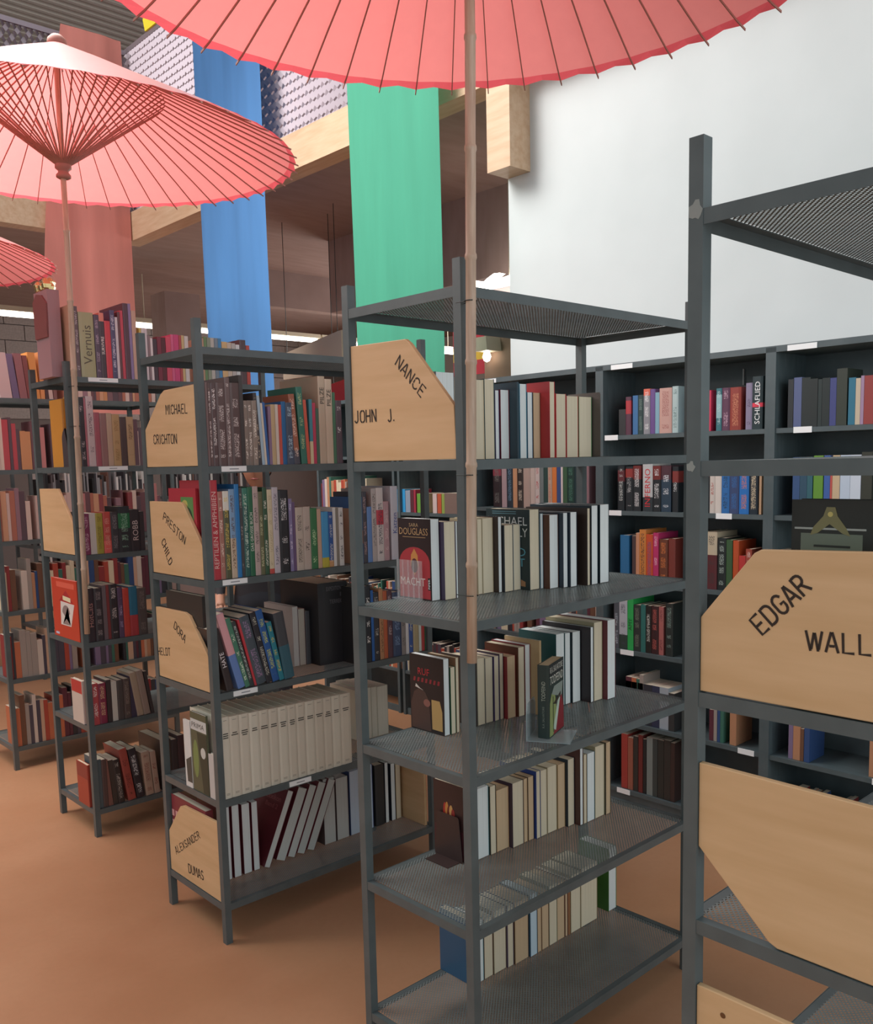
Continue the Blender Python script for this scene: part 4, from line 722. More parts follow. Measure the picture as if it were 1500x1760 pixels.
k3|1.5545|0.0262|0.02|0.149|0.22|0|B8502C|s|E9DFC8|||||13
k3|1.5825|0.0294|0.02|0.12|0.157|0|B83A38|s|E9DFC8|||||14
k3|1.6136|0.0274|0.02|0.127|0.187|0|9A4A3C|s|E9DFC8|E0C8C0||||15
k3|1.7379|0.0350|0.02|0.129|0.19|0|C8C48A|s|E9DFC8|||||1
k4|0.9302|0.0296|0.02|0.155|0.228|0|50545C|s|E9DFC8|A8B0B8||||1
k4|0.9613|0.0462|0.02|0.16|0.235|0|B0B4BC|s|E9DFC8|40444C||0,.3,30403A||2
k4|1.0090|0.0334|0.02|0.171|0.251|0|2CA452|s|E9DFC8|1A4828|AMY|||3
k4|1.0447|0.0382|0.02|0.152|0.223|0|2E3432|s|E9DFC8|7A8070||||4
k4|1.0844|0.0267|0.02|0.154|0.227|0|2F6C66|s|E9DFC8|||||5
k4|1.1126|0.0293|0.02|0.154|0.226|0|22201E|s|E9DFC8|C8C8C0||||6
k4|1.1434|0.0377|0.02|0.154|0.227|0|3C2224|s|E9DFC8|C06058||||7
k4|1.1839|0.0244|0.02|0.154|0.227|0|A86460|s|E9DFC8|603438||||8
k4|1.2204|0.0388|0.02|0.168|0.247|0|2A302E|s|E9DFC8|7A9088||||9
"""
FAR_BOOKS = """
c2|0.458|0.008|0.24|0.215|0|2E4450
c4|0.329|0.007|0.3|0.202|0|3A3430
c4|0.543|0.009|0.24|0.228|0|B89A70
c6|0.726|0.011|0.284|0.19|0|9A6A48
l2|0.026|0.006|0.012|0.276|0|6A5654
l2|0.033|0.008|0.012|0.276|0|7C6664
l2|0.240|0.011|0.012|0.238|3|A8C0D0
l2|0.252|0.008|0.012|0.213|3|D8D0C0
l2|0.261|0.009|0.012|0.216|3|3A68A8
l2|0.271|0.011|0.012|0.202|0|8C7490
l2|0.300|0.012|0.012|0.21|0|D8CCC0
l2|0.313|0.012|0.012|0.209|0|C8584A
l2|0.430|0.013|0.012|0.229|3|D0604A
l2|0.458|0.013|0.012|0.219|0|C0405C
l2|0.472|0.013|0.012|0.2|0|4A6A58
l3|0.354|0.011|0.012|0.249|0|6A5478
l3|0.531|0.013|0.012|0.22|0|D8D8D4
l3|0.544|0.013|0.012|0.218|0|8A8478
l4|0.168|0.009|0.012|0.243|14|C03C44
l4|0.942|0.013|0.012|0.24|0|C0C8C0
l4|0.974|0.005|0.012|0.24|0|3A6A4C
t1|0.243|0.012|0.012|0.27|0|D0C4C8
t1|0.256|0.011|0.012|0.294|0|6A4448
t1|0.268|0.013|0.012|0.301|0|C04858
t1|0.307|0.013|0.012|0.335|0|8A78A0
t1|0.354|0.010|0.012|0.232|0|C8B060
t1|0.365|0.013|0.012|0.232|0|D8CCCC
t1|0.379|0.013|0.012|0.231|0|CCC0C4
t1|0.394|0.011|0.012|0.202|0|8A7478
t1|0.406|0.011|0.012|0.19|0|DCD0D0
t1|0.418|0.019|0.012|0.188|0|4A3840
t1|0.439|0.020|0.012|0.199|0|7A3040
t1|0.460|0.020|0.012|0.197|0|5A2830
t1|0.482|0.025|0.012|0.202|0|D05068
t1|0.508|0.013|0.012|0.214|0|D06088
t1|0.522|0.025|0.012|0.215|0|C84878
t1|0.549|0.012|0.012|0.213|0|B05050
t1|0.562|0.013|0.012|0.214|0|C8B080
t1|0.577|0.019|0.012|0.212|0|D0C8C4
t1|0.661|0.017|0.012|0.208|0|B09078
t1|0.679|0.014|0.012|0.216|0|6A8A60
t1|0.695|0.018|0.012|0.214|0|8A9480
t1|0.714|0.019|0.012|0.214|0|B8B4AC
t1|0.735|0.019|0.012|0.214|0|7A8A98
t1|0.755|0.017|0.012|0.214|0|4A88B8
t1|0.774|0.029|0.012|0.2|0|D0B080
t1|0.804|0.022|0.012|0.198|0|C8B8A8
t1|0.828|0.021|0.012|0.196|0|B8B4B0
t1|0.851|0.021|0.012|0.191|0|D0D4D4
t1|0.909|0.020|0.012|0.191|0|B85048
t2|0.043|0.009|0.012|0.31|0|C89858
t2|0.077|0.009|0.012|0.298|0|B06A74
t2|0.300|0.019|0.012|0.209|0|6A5058
t3|0.026|0.011|0.012|0.19|0|6A5C70
t3|0.068|0.027|0.012|0.184|0|C8C0B8
t3|0.302|0.021|0.012|0.179|0|3A3034
t4|0.103|0.018|0.012|0.249|0|6A5C60
t4|0.122|0.013|0.012|0.25|0|7A3434
t5|0.094|0.022|0.012|0.197|0|3C3030
t5|0.117|0.025|0.012|0.185|0|C0BAB0
t5|0.206|0.026|0.012|0.195|0|3C3448
t5|0.303|0.016|0.012|0.206|8|3E3636
t6|0.026|0.020|0.012|0.229|0|4E5A5E
t6|0.072|0.020|0.012|0.222|4|7A5248
t6|0.094|0.022|0.012|0.214|4|403630
k1|0.020|0.020|0.02|0.192|0|C0A088
k1|0.041|0.029|0.02|0.194|0|9A9088
k1|0.101|0.025|0.02|0.214|0|A84838
k1|0.127|0.027|0.02|0.235|0|6A4A38
k1|0.154|0.018|0.02|0.245|0|B86A4A
k1|0.173|0.032|0.02|0.239|0|7A6A88
k1|0.207|0.033|0.02|0.212|0|5A2C38
k1|0.241|0.030|0.02|0.208|0|2F4A78
k1|0.272|0.016|0.02|0.216|0|B86A4A
k1|0.289|0.026|0.02|0.221|0|8A3434
k1|0.959|0.038|0.02|0.119|0|2E3032
k1|1.037|0.028|0.02|0.178|0|3A6A98
k1|1.159|0.021|0.02|0.184|0|7AA0B0
k1|1.388|0.017|0.02|0.178|0|4A5470
k1|1.406|0.019|0.02|0.177|0|C82C48
k1|1.425|0.015|0.02|0.174|0|C03050
k1|1.786|0.022|0.02|0.192|0|262C30
k1|1.810|0.032|0.02|0.197|0|525E84
k1|1.843|0.034|0.02|0.194|0|202A2A
k1|1.877|0.030|0.02|0.187|0|1E2828
k1|1.909|0.015|0.02|0.183|0|223030
k1|1.925|0.030|0.02|0.186|0|1E2A2A
k1|1.956|0.025|0.02|0.184|0|3C4478
k1|1.982|0.040|0.02|0.217|0|303830
k1|2.028|0.026|0.02|0.179|0|2A6C84
k1|2.055|0.018|0.02|0.175|0|BCAE98
k1|2.074|0.012|0.02|0.183|0|98809C
k1|2.087|0.036|0.02|0.182|0|8C3C3A
k2|0.580|0.024|0.02|0.23|0|2F4878
k2|0.606|0.012|0.02|0.23|0|C8BCBC
k2|1.669|0.010|0.02|0.22|0|B89878
k2|1.813|0.029|0.02|0.235|0|33507A
k2|1.843|0.029|0.02|0.235|0|2C4C60
k2|1.873|0.022|0.02|0.235|0|2F5E68
k2|1.899|0.038|0.02|0.24|0|5C8C34
k2|1.941|0.024|0.02|0.24|0|3A5C9C
k2|1.966|0.008|0.02|0.2|0|B05048
k2|1.975|0.028|0.02|0.24|0|BCA888
k2|2.005|0.038|0.02|0.24|0|B0C0D0
k2|2.044|0.040|0.02|0.24|0|BCC8D4
k2|2.086|0.040|0.02|0.25|0|32362E
k3|0.050|0.015|0.02|0.222|0|3A6A5C
k3|0.097|0.026|0.02|0.208|0|3A6A5C
k3|0.123|0.013|0.02|0.195|0|5A2C38
k3|0.168|0.016|0.02|0.207|0|2E2E34
k3|0.185|0.025|0.02|0.242|0|8A3434
k3|0.211|0.021|0.02|0.203|0|B08060
k3|0.233|0.033|0.02|0.194|0|4A4450
k3|0.267|0.033|0.02|0.198|0|3A3A40
k3|0.301|0.021|0.02|0.213|0|7A6A88
k3|0.323|0.015|0.02|0.208|0|D0C4A8
k3|0.339|0.025|0.02|0.241|0|8A3434
k3|0.366|0.014|0.02|0.219|0|3A3A40
k3|0.381|0.026|0.02|0.2|0|B86A4A
k3|0.408|0.023|0.02|0.227|0|2E2E34
k3|0.432|0.025|0.02|0.248|0|C0A088
k3|0.458|0.021|0.02|0.249|0|C0A088
k3|0.510|0.015|0.02|0.223|0|7A6A88
k3|0.526|0.018|0.02|0.236|0|8A3434
k3|0.546|0.024|0.02|0.245|0|C8BCB0
k3|0.570|0.023|0.02|0.228|0|4A4450
k3|0.594|0.023|0.02|0.211|0|B08060
k3|0.618|0.029|0.02|0.213|0|9A9088
k3|0.678|0.028|0.02|0.198|0|3A3A40
k3|0.707|0.012|0.02|0.225|0|B08060
k3|0.720|0.012|0.02|0.204|0|C0A088
k3|0.733|0.022|0.02|0.228|0|4A4450
k3|0.757|0.030|0.02|0.237|0|B86A4A
k3|0.788|0.026|0.02|0.195|0|5A2C38
k3|1.035|0.020|0.02|0.218|0|4A3838
k3|1.056|0.019|0.02|0.232|0|C08868
k3|1.774|0.058|0.02|0.19|0|5CA048
k4|0.060|0.026|0.02|0.234|0|8A3434
k4|0.087|0.029|0.02|0.174|0|5A2C38
k4|0.117|0.020|0.02|0.2|0|B08060
k4|0.138|0.012|0.02|0.192|0|2E2E34
k4|0.151|0.029|0.02|0.219|0|7A6A88
k4|0.181|0.015|0.02|0.17|0|D0C4A8
k4|0.197|0.031|0.02|0.247|0|D0C4A8
k4|0.229|0.033|0.02|0.247|0|2E2E34
k4|0.263|0.013|0.02|0.245|0|A84838
k4|0.276|0.019|0.02|0.217|0|9A9088
k4|0.297|0.019|0.02|0.208|0|9A9088
k4|0.316|0.023|0.02|0.175|0|8A3434
k4|0.370|0.031|0.02|0.233|0|6A4A38
k4|0.432|0.025|0.02|0.174|0|5A2C38
k4|0.457|0.015|0.02|0.236|0|7A6A88
k4|0.473|0.023|0.02|0.19|0|7A6A88
k4|0.497|0.025|0.02|0.199|0|4A4450
k4|0.523|0.021|0.02|0.187|0|6A4A38
k4|0.546|0.019|0.02|0.214|0|4A4450
k4|0.566|0.019|0.02|0.22|0|4A4450
k4|0.616|0.016|0.02|0.249|0|2E2E34
k4|0.632|0.017|0.02|0.236|0|7A6A88
k4|0.651|0.015|0.02|0.221|0|C0A088
k4|0.667|0.030|0.02|0.229|0|3A3A40
k4|0.698|0.014|0.02|0.182|0|B86A4A
k4|0.714|0.015|0.02|0.22|0|5A2C38
k4|0.730|0.033|0.02|0.195|0|A84838
k4|0.764|0.022|0.02|0.179|0|5A2C38
k4|0.787|0.031|0.02|0.209|0|6A4A38
k4|0.819|0.029|0.02|0.226|0|C8BCB0
k4|1.750|0.015|0.02|0.233|0|8A3434
k4|1.766|0.027|0.02|0.235|0|2E2E34
k4|1.795|0.019|0.02|0.181|0|C0A088
k4|1.815|0.018|0.02|0.231|0|8A3434
k4|1.834|0.015|0.02|0.236|0|B86A4A
k4|1.850|0.033|0.02|0.188|0|B86A4A
k4|1.883|0.020|0.02|0.171|0|5A2C38
k4|1.905|0.018|0.02|0.22|0|3A3A40
k4|1.923|0.029|0.02|0.204|0|9A9088
k4|1.953|0.022|0.02|0.218|0|5A2C38
k4|1.976|0.013|0.02|0.183|0|C0A088
k4|1.990|0.025|0.02|0.235|0|B86A4A
k4|2.046|0.017|0.02|0.243|0|3A6A5C
k4|2.064|0.028|0.02|0.207|0|D0C4A8
k4|2.092|0.030|0.02|0.211|0|3A6A5C
k4|2.123|0.020|0.02|0.249|0|C8BCB0
k4|2.144|0.021|0.02|0.237|0|C0A088
k4|2.166|0.013|0.02|0.178|0|4A4450
k5|0.100|0.027|0.02|0.248|0|3A3A40
k5|0.128|0.025|0.02|0.175|0|3A6A5C
k5|0.154|0.030|0.02|0.223|0|8A3434
k5|0.185|0.028|0.02|0.25|0|C0A088
k5|0.214|0.015|0.02|0.219|0|B08060
k5|0.230|0.034|0.02|0.205|0|5A2C38
k5|0.265|0.021|0.02|0.22|0|C8BCB0
k5|0.287|0.026|0.02|0.192|0|B08060
k5|0.314|0.031|0.02|0.205|0|9A9088
k5|0.347|0.023|0.02|0.2|0|C8BCB0
k5|0.370|0.027|0.02|0.221|0|4A4450
k5|0.399|0.018|0.02|0.19|0|4A4450
k5|0.418|0.030|0.02|0.206|0|2E2E34
k5|0.478|0.015|0.02|0.197|0|C8BCB0
k5|0.494|0.031|0.02|0.206|0|2E2E34
k5|0.526|0.023|0.02|0.234|0|8A3434
k5|0.550|0.013|0.02|0.246|0|3A6A5C
k5|0.564|0.014|0.02|0.209|0|D0C4A8
k5|0.579|0.027|0.02|0.237|0|4A4450
k5|0.607|0.033|0.02|0.234|0|2E2E34
k5|0.641|0.028|0.02|0.194|0|B86A4A
k5|0.670|0.023|0.02|0.216|0|5A2C38
k5|0.724|0.013|0.02|0.185|0|D0C4A8
k5|0.738|0.023|0.02|0.223|0|6A4A38
k5|0.762|0.021|0.02|0.245|0|B86A4A
k5|0.785|0.022|0.02|0.182|0|5A2C38
k5|1.000|0.065|0.02|0.2|0|52301F
k5|1.000|0.032|0.02|0.221|0|5A2C38
k5|1.033|0.026|0.02|0.22|0|B86A4A
k5|1.060|0.017|0.02|0.218|0|3A6A5C
k5|1.068|0.030|0.02|0.2|0|3A2C26
k5|1.078|0.021|0.02|0.241|0|9A9088
k5|1.099|0.048|0.02|0.2|0|2E3038
k5|1.148|0.041|0.02|0.2|0|30344C
k5|1.190|0.048|0.02|0.2|0|9AA4AC
k5|1.239|0.030|0.02|0.18|0|343434
k5|1.450|0.021|0.02|0.142|0|5A2C38
k5|1.472|0.016|0.02|0.156|0|9A9088
k5|1.490|0.013|0.02|0.163|0|2F4A78
k5|1.504|0.016|0.02|0.145|0|3A6A5C
k5|1.551|0.030|0.02|0.157|0|B08060
k5|1.820|0.019|0.02|0.16|0|7A6A88
k5|1.840|0.030|0.02|0.159|0|B08060
k5|1.871|0.014|0.02|0.138|0|6A4A38
k5|1.887|0.022|0.02|0.16|0|2F4A78
k5|2.150|0.021|0.02|0.145|0|B08060
k6|0.100|0.020|0.02|0.24|0|3A3A40
k6|0.121|0.014|0.02|0.23|0|3A6A5C
k6|0.167|0.023|0.02|0.244|0|6A4A38
k6|0.190|0.033|0.02|0.224|0|C0A088
k6|0.224|0.015|0.02|0.193|0|3A6A5C
k6|0.239|0.013|0.02|0.216|0|2F4A78
k6|0.253|0.032|0.02|0.224|0|5A2C38
k6|0.286|0.020|0.02|0.249|0|7A6A88
k6|0.307|0.029|0.02|0.187|0|C8BCB0
k6|0.337|0.028|0.02|0.207|0|7A6A88
k6|0.396|0.016|0.02|0.237|0|6A4A38
k6|0.413|0.028|0.02|0.234|0|2F4A78
k6|0.442|0.013|0.02|0.174|0|2E2E34
k6|0.456|0.013|0.02|0.206|0|C8BCB0
k6|0.470|0.033|0.02|0.226|0|2E2E34
k6|0.504|0.024|0.02|0.195|0|B08060
k6|0.529|0.024|0.02|0.218|0|D0C4A8
k6|0.553|0.022|0.02|0.204|0|2E2E34
k6|0.576|0.028|0.02|0.195|0|7A6A88
k6|0.605|0.024|0.02|0.209|0|A84838
k6|0.630|0.019|0.02|0.177|0|3A6A5C
k6|0.650|0.030|0.02|0.223|0|A84838
k6|0.681|0.023|0.02|0.226|0|4A4450
k6|0.705|0.032|0.02|0.232|0|2E2E34
k6|0.737|0.032|0.02|0.231|0|8A3434
k6|0.974|0.036|0.02|0.273|0|A03C34
k6|1.012|0.029|0.02|0.261|0|985A48
k6|1.044|0.026|0.02|0.274|0|34302C
k6|1.073|0.024|0.02|0.286|0|6C2C28
k6|1.100|0.017|0.02|0.271|0|242424
k6|1.120|0.033|0.02|0.284|0|7C8480
k6|1.154|0.025|0.02|0.284|0|3C4240
k6|1.182|0.032|0.02|0.284|0|30302C
k6|1.216|0.035|0.02|0.291|0|34302C
k6|1.252|0.021|0.02|0.285|0|3C2C28
k6|1.720|0.017|0.02|0.164|0|2F4A78
k6|1.738|0.018|0.02|0.174|0|5A2C38
k6|1.757|0.031|0.02|0.173|0|3A3A40
k6|1.789|0.012|0.02|0.168|0|8A3434
k6|1.802|0.018|0.02|0.169|0|2F4A78
k6|1.820|0.033|0.02|0.19|0|8A3434
k6|1.855|0.023|0.02|0.18|0|C0A088
k6|1.879|0.013|0.02|0.189|0|B86A4A
k6|1.893|0.017|0.02|0.186|0|B86A4A
k6|1.911|0.012|0.02|0.158|0|9A9088
k6|1.924|0.019|0.02|0.192|0|2F4A78
k6|1.944|0.017|0.02|0.164|0|C0A088
k6|1.962|0.018|0.02|0.156|0|5A2C38
k6|1.981|0.014|0.02|0.152|0|B86A4A
k6|2.026|0.016|0.02|0.191|0|9A9088
k6|2.043|0.015|0.02|0.196|0|8A3434
k6|2.059|0.016|0.02|0.163|0|6A4A38
k6|2.076|0.029|0.02|0.176|0|2F4A78
k6|2.106|0.014|0.02|0.169|0|6A4A38
k6|2.122|0.024|0.02|0.194|0|3A3A40
k6|2.177|0.012|0.02|0.169|0|3A6A5C
k6|2.190|0.027|0.02|0.151|0|D0C4A8
f1|0.080|0.060|0.012|0.243|5|C0A8A8
f1|0.144|0.034|0.012|0.238|6|6A5C7A
f1|0.181|0.040|0.012|0.242|5|8A5C60
f1|0.224|0.025|0.012|0.233|5|7A4444
f1|0.252|0.038|0.012|0.252|4|C8884A
f1|0.293|0.022|0.012|0.256|0|C88A58
f1|0.319|0.016|0.012|0.244|3|4A3438
f1|0.338|0.022|0.012|0.24|3|C0A8A0
f1|0.363|0.019|0.012|0.241|0|7A5450
f1|0.420|0.025|0.012|0.272|0|A86A58
f1|0.476|0.012|0.012|0.266|0|5A4850
f1|0.489|0.013|0.012|0.233|0|B04850
f1|0.503|0.025|0.012|0.276|0|C8B0A8
f1|0.529|0.028|0.012|0.203|0|90707A
f1|0.558|0.019|0.012|0.243|0|C8B0A8
f1|0.578|0.015|0.012|0.221|0|6A4A50
f1|0.594|0.012|0.012|0.241|0|5A4850
f1|0.607|0.020|0.012|0.275|0|A86A58
f1|0.628|0.022|0.012|0.28|0|C89878
f1|0.651|0.022|0.012|0.232|0|C08A60
f1|0.674|0.032|0.012|0.24|0|7A5A60
f1|0.707|0.032|0.012|0.221|0|5A4850
f1|0.740|0.024|0.012|0.234|0|6A4A50
f1|0.765|0.018|0.012|0.221|0|A86A58
f1|0.784|0.023|0.012|0.207|0|C8B0A8
f1|0.808|0.019|0.012|0.251|0|7A5A60
f1|0.829|0.013|0.012|0.231|0|C89878
f1|0.843|0.028|0.012|0.233|0|A86A58
f1|0.872|0.019|0.012|0.227|0|D0BCB0
f1|0.891|0.013|0.012|0.203|0|C8B0A8
f1|0.906|0.014|0.012|0.218|0|B87A78
f1|0.921|0.026|0.012|0.226|0|A86A58
f1|0.949|0.022|0.012|0.261|0|C8B0A8
f2|0.020|0.014|0.012|0.249|0|D0BCB0
f2|0.035|0.018|0.012|0.288|0|D0BCB0
f2|0.054|0.017|0.012|0.283|0|D0BCB0
f2|0.071|0.032|0.012|0.273|0|B04850
f2|0.105|0.015|0.012|0.285|0|5A4850
f2|0.121|0.022|0.012|0.252|0|B04850
f2|0.143|0.018|0.012|0.223|0|5A4850
f2|0.163|0.029|0.012|0.212|0|C08A60
f2|0.192|0.027|0.012|0.209|0|C08A60
f2|0.221|0.018|0.012|0.265|0|6A4A50
f2|0.239|0.031|0.012|0.263|0|C8B0A8
f2|0.271|0.025|0.012|0.232|0|B87A78
f2|0.327|0.017|0.012|0.252|0|5A4850
f2|0.344|0.031|0.012|0.254|0|7A5A60
f2|0.377|0.013|0.012|0.247|0|6A4A50
f2|0.391|0.020|0.012|0.226|0|C08A60
f2|0.412|0.012|0.012|0.228|0|D0BCB0
f2|0.425|0.021|0.012|0.261|0|A86A58
f2|0.447|0.028|0.012|0.272|0|8A4448
f2|0.476|0.026|0.012|0.243|0|5A4850
f2|0.503|0.013|0.012|0.243|0|C8B0A8
f2|0.517|0.016|0.012|0.246|0|C89878
f2|0.534|0.026|0.012|0.258|0|C08A60
f2|0.561|0.032|0.012|0.221|0|C8B0A8
f2|0.595|0.022|0.012|0.266|0|A86A58
f2|0.617|0.029|0.012|0.28|0|B04850
f2|0.647|0.015|0.012|0.201|0|C08A60
f2|0.664|0.016|0.012|0.281|0|5A4850
f2|0.680|0.018|0.012|0.269|0|90707A
f2|0.700|0.030|0.012|0.264|0|7A5A60
f2|0.731|0.012|0.012|0.289|0|C08A60
f2|0.745|0.027|0.012|0.248|0|C8B0A8
f2|0.803|0.017|0.012|0.239|0|6A4A50
f2|0.821|0.028|0.012|0.215|0|C8B0A8
f2|0.850|0.027|0.012|0.236|0|5A4850
f2|0.908|0.021|0.012|0.241|0|C08A60
f2|0.930|0.029|0.012|0.283|0|D0BCB0
f2|0.960|0.028|0.012|0.252|0|90707A
f3|0.020|0.016|0.012|0.276|0|A86A58
f3|0.037|0.028|0.012|0.273|0|C89878
f3|0.066|0.016|0.012|0.263|0|C8B0A8
f3|0.083|0.027|0.012|0.275|0|A86A58
f3|0.111|0.023|0.012|0.289|0|90707A
f3|0.135|0.029|0.012|0.272|0|5A4850
f3|0.165|0.025|0.012|0.215|0|D0BCB0
f3|0.221|0.034|0.012|0.243|0|C8B0A8
f3|0.256|0.029|0.012|0.207|0|C89878
f3|0.286|0.014|0.012|0.237|0|A86A58
f3|0.301|0.031|0.012|0.228|0|C89878
f3|0.333|0.032|0.012|0.269|0|C89878
f3|0.366|0.013|0.012|0.242|0|5A4850
f3|0.380|0.015|0.012|0.24|0|C8B0A8
f3|0.396|0.031|0.012|0.253|0|C8B0A8
f3|0.428|0.018|0.012|0.231|0|D0BCB0
f3|0.448|0.034|0.012|0.232|0|C8B0A8
f3|0.483|0.019|0.012|0.245|0|B87A78
f3|0.503|0.027|0.012|0.254|0|6A4A50
f3|0.531|0.018|0.012|0.245|0|A86A58
f3|0.550|0.031|0.012|0.241|0|C89878
f3|0.582|0.025|0.012|0.238|0|8A4448
f3|0.608|0.022|0.012|0.228|0|A86A58
f3|0.631|0.025|0.012|0.216|0|5A4850
f3|0.687|0.028|0.012|0.21|0|90707A
f3|0.716|0.013|0.012|0.256|0|6A4A50
f3|0.761|0.026|0.012|0.241|0|8A4448
f3|0.788|0.024|0.012|0.251|0|D0BCB0
f3|0.813|0.026|0.012|0.216|0|5A4850
f3|0.839|0.031|0.012|0.239|0|6A4A50
f3|0.871|0.032|0.012|0.256|0|C8B0A8
f3|0.904|0.021|0.012|0.224|0|8A4448
f3|0.926|0.020|0.012|0.289|0|B87A78
f3|0.947|0.019|0.012|0.214|0|7A5A60
f4|0.020|0.015|0.012|0.217|0|D0C4A8
f4|0.036|0.017|0.012|0.252|0|8A3434
f4|0.054|0.029|0.012|0.23|0|6A4A38
f4|0.114|0.031|0.012|0.218|0|C8BCB0
f4|0.146|0.022|0.012|0.283|0|9A9088
f4|0.169|0.017|0.012|0.203|0|B08060
f4|0.187|0.014|0.012|0.211|0|2F4A78
f4|0.202|0.029|0.012|0.253|0|6A4A38
f4|0.232|0.018|0.012|0.224|0|2F4A78
f4|0.251|0.016|0.012|0.244|0|8A3434
f4|0.268|0.022|0.012|0.205|0|D0C4A8
f4|0.291|0.027|0.012|0.244|0|A84838
f4|0.319|0.022|0.012|0.207|0|3A6A5C
f4|0.342|0.020|0.012|0.244|0|8A3434
f4|0.363|0.024|0.012|0.224|0|D0C4A8
f4|0.388|0.022|0.012|0.253|0|D0C4A8
f4|0.410|0.032|0.012|0.208|0|3A6A5C
f4|0.444|0.020|0.012|0.22|0|3A3A40
f4|0.465|0.029|0.012|0.255|0|C0A088
f4|0.495|0.031|0.012|0.262|0|2F4A78
f4|0.527|0.025|0.012|0.259|0|6A4A38
f4|0.553|0.033|0.012|0.201|0|8A3434
f4|0.587|0.025|0.012|0.228|0|A84838
f4|0.613|0.031|0.012|0.23|0|D0C4A8
f4|0.645|0.024|0.012|0.267|0|8A3434
f4|0.670|0.016|0.012|0.218|0|5A2C38
f4|0.687|0.021|0.012|0.207|0|6A4A38
f4|0.709|0.027|0.012|0.202|0|3A6A5C
f4|0.737|0.030|0.012|0.273|0|2F4A78
f4|0.767|0.021|0.012|0.237|0|C0A088
f4|0.789|0.029|0.012|0.255|0|C8BCB0
f4|0.819|0.023|0.012|0.23|0|5A2C38
f4|0.843|0.021|0.012|0.261|0|5A2C38
f4|0.866|0.028|0.012|0.263|0|3A6A5C
f4|0.894|0.018|0.012|0.238|0|C0A088
f4|0.913|0.029|0.012|0.285|0|7A6A88
f4|0.943|0.034|0.012|0.264|0|3A3A40
f5|0.020|0.015|0.012|0.242|0|8A3434
f5|0.036|0.012|0.012|0.261|0|3A3A40
f5|0.049|0.030|0.012|0.206|0|B86A4A
f5|0.080|0.032|0.012|0.268|0|9A9088
f5|0.113|0.024|0.012|0.257|0|9A9088
f5|0.138|0.033|0.012|0.244|0|9A9088
f5|0.172|0.029|0.012|0.201|0|C8BCB0
f5|0.202|0.016|0.012|0.225|0|4A4450
f5|0.219|0.030|0.012|0.26|0|C0A088
f5|0.250|0.017|0.012|0.219|0|B86A4A
f5|0.268|0.019|0.012|0.221|0|4A4450
f5|0.288|0.033|0.012|0.222|0|4A4450
f5|0.322|0.026|0.012|0.211|0|A84838
f5|0.348|0.015|0.012|0.209|0|7A6A88
f5|0.365|0.029|0.012|0.279|0|9A9088
f5|0.424|0.033|0.012|0.281|0|B86A4A
f5|0.458|0.012|0.012|0.289|0|2E2E34
f5|0.501|0.030|0.012|0.228|0|7A6A88
f5|0.532|0.032|0.012|0.213|0|4A4450
f5|0.565|0.014|0.012|0.247|0|7A6A88
f5|0.580|0.019|0.012|0.243|0|4A4450
f5|0.600|0.017|0.012|0.209|0|3A6A5C
f5|0.618|0.024|0.012|0.26|0|6A4A38
f5|0.673|0.015|0.012|0.211|0|2E2E34
f5|0.689|0.012|0.012|0.23|0|3A6A5C
f5|0.702|0.032|0.012|0.22|0|C0A088
f5|0.735|0.018|0.012|0.255|0|4A4450
f5|0.754|0.013|0.012|0.284|0|5A2C38
f5|0.768|0.017|0.012|0.278|0|3A3A40
f5|0.786|0.020|0.012|0.27|0|B86A4A
f5|0.806|0.017|0.012|0.287|0|C0A088
f5|0.824|0.022|0.012|0.233|0|B08060
f5|0.847|0.018|0.012|0.229|0|6A4A38
f5|0.867|0.014|0.012|0.259|0|4A4450
f5|0.881|0.028|0.012|0.271|0|3A6A5C
f5|0.911|0.023|0.012|0.224|0|B86A4A
f5|0.935|0.025|0.012|0.284|0|8A3434
f6|0.020|0.031|0.012|0.218|0|B86A4A
f6|0.052|0.027|0.012|0.29|0|6A4A38
f6|0.080|0.021|0.012|0.234|0|9A9088
f6|0.102|0.020|0.012|0.225|0|4A4450
f6|0.122|0.019|0.012|0.28|0|C8BCB0
f6|0.143|0.019|0.012|0.245|0|4A4450
f6|0.163|0.019|0.012|0.245|0|C0A088
f6|0.183|0.022|0.012|0.239|0|A84838
f6|0.206|0.029|0.012|0.217|0|B86A4A
f6|0.236|0.023|0.012|0.252|0|A84838
f6|0.261|0.031|0.012|0.25|0|B86A4A
f6|0.292|0.027|0.012|0.289|0|5A2C38
f6|0.321|0.018|0.012|0.255|0|5A2C38
f6|0.340|0.025|0.012|0.29|0|2E2E34
f6|0.366|0.019|0.012|0.23|0|4A4450
f6|0.387|0.022|0.012|0.259|0|A84838
f6|0.410|0.029|0.012|0.209|0|B86A4A
f6|0.440|0.031|0.012|0.245|0|B86A4A
f6|0.472|0.022|0.012|0.268|0|A84838
f6|0.495|0.031|0.012|0.271|0|D0C4A8
f6|0.527|0.023|0.012|0.206|0|4A4450
f6|0.551|0.026|0.012|0.221|0|C8BCB0
f6|0.578|0.014|0.012|0.207|0|7A6A88
f6|0.623|0.018|0.012|0.253|0|D0C4A8
f6|0.642|0.025|0.012|0.245|0|C0A088
f6|0.668|0.014|0.012|0.244|0|6A4A38
f6|0.683|0.012|0.012|0.278|0|A84838
f6|0.697|0.027|0.012|0.203|0|5A2C38
f6|0.725|0.025|0.012|0.243|0|B86A4A
f6|0.751|0.019|0.012|0.268|0|B86A4A
f6|0.801|0.032|0.012|0.248|0|8A3434
f6|0.834|0.027|0.012|0.24|0|3A3A40
f6|0.861|0.019|0.012|0.237|0|2F4A78
f6|0.881|0.018|0.012|0.207|0|2F4A78
f6|0.900|0.027|0.012|0.207|0|C0A088
f6|0.928|0.029|0.012|0.222|0|6A4A38
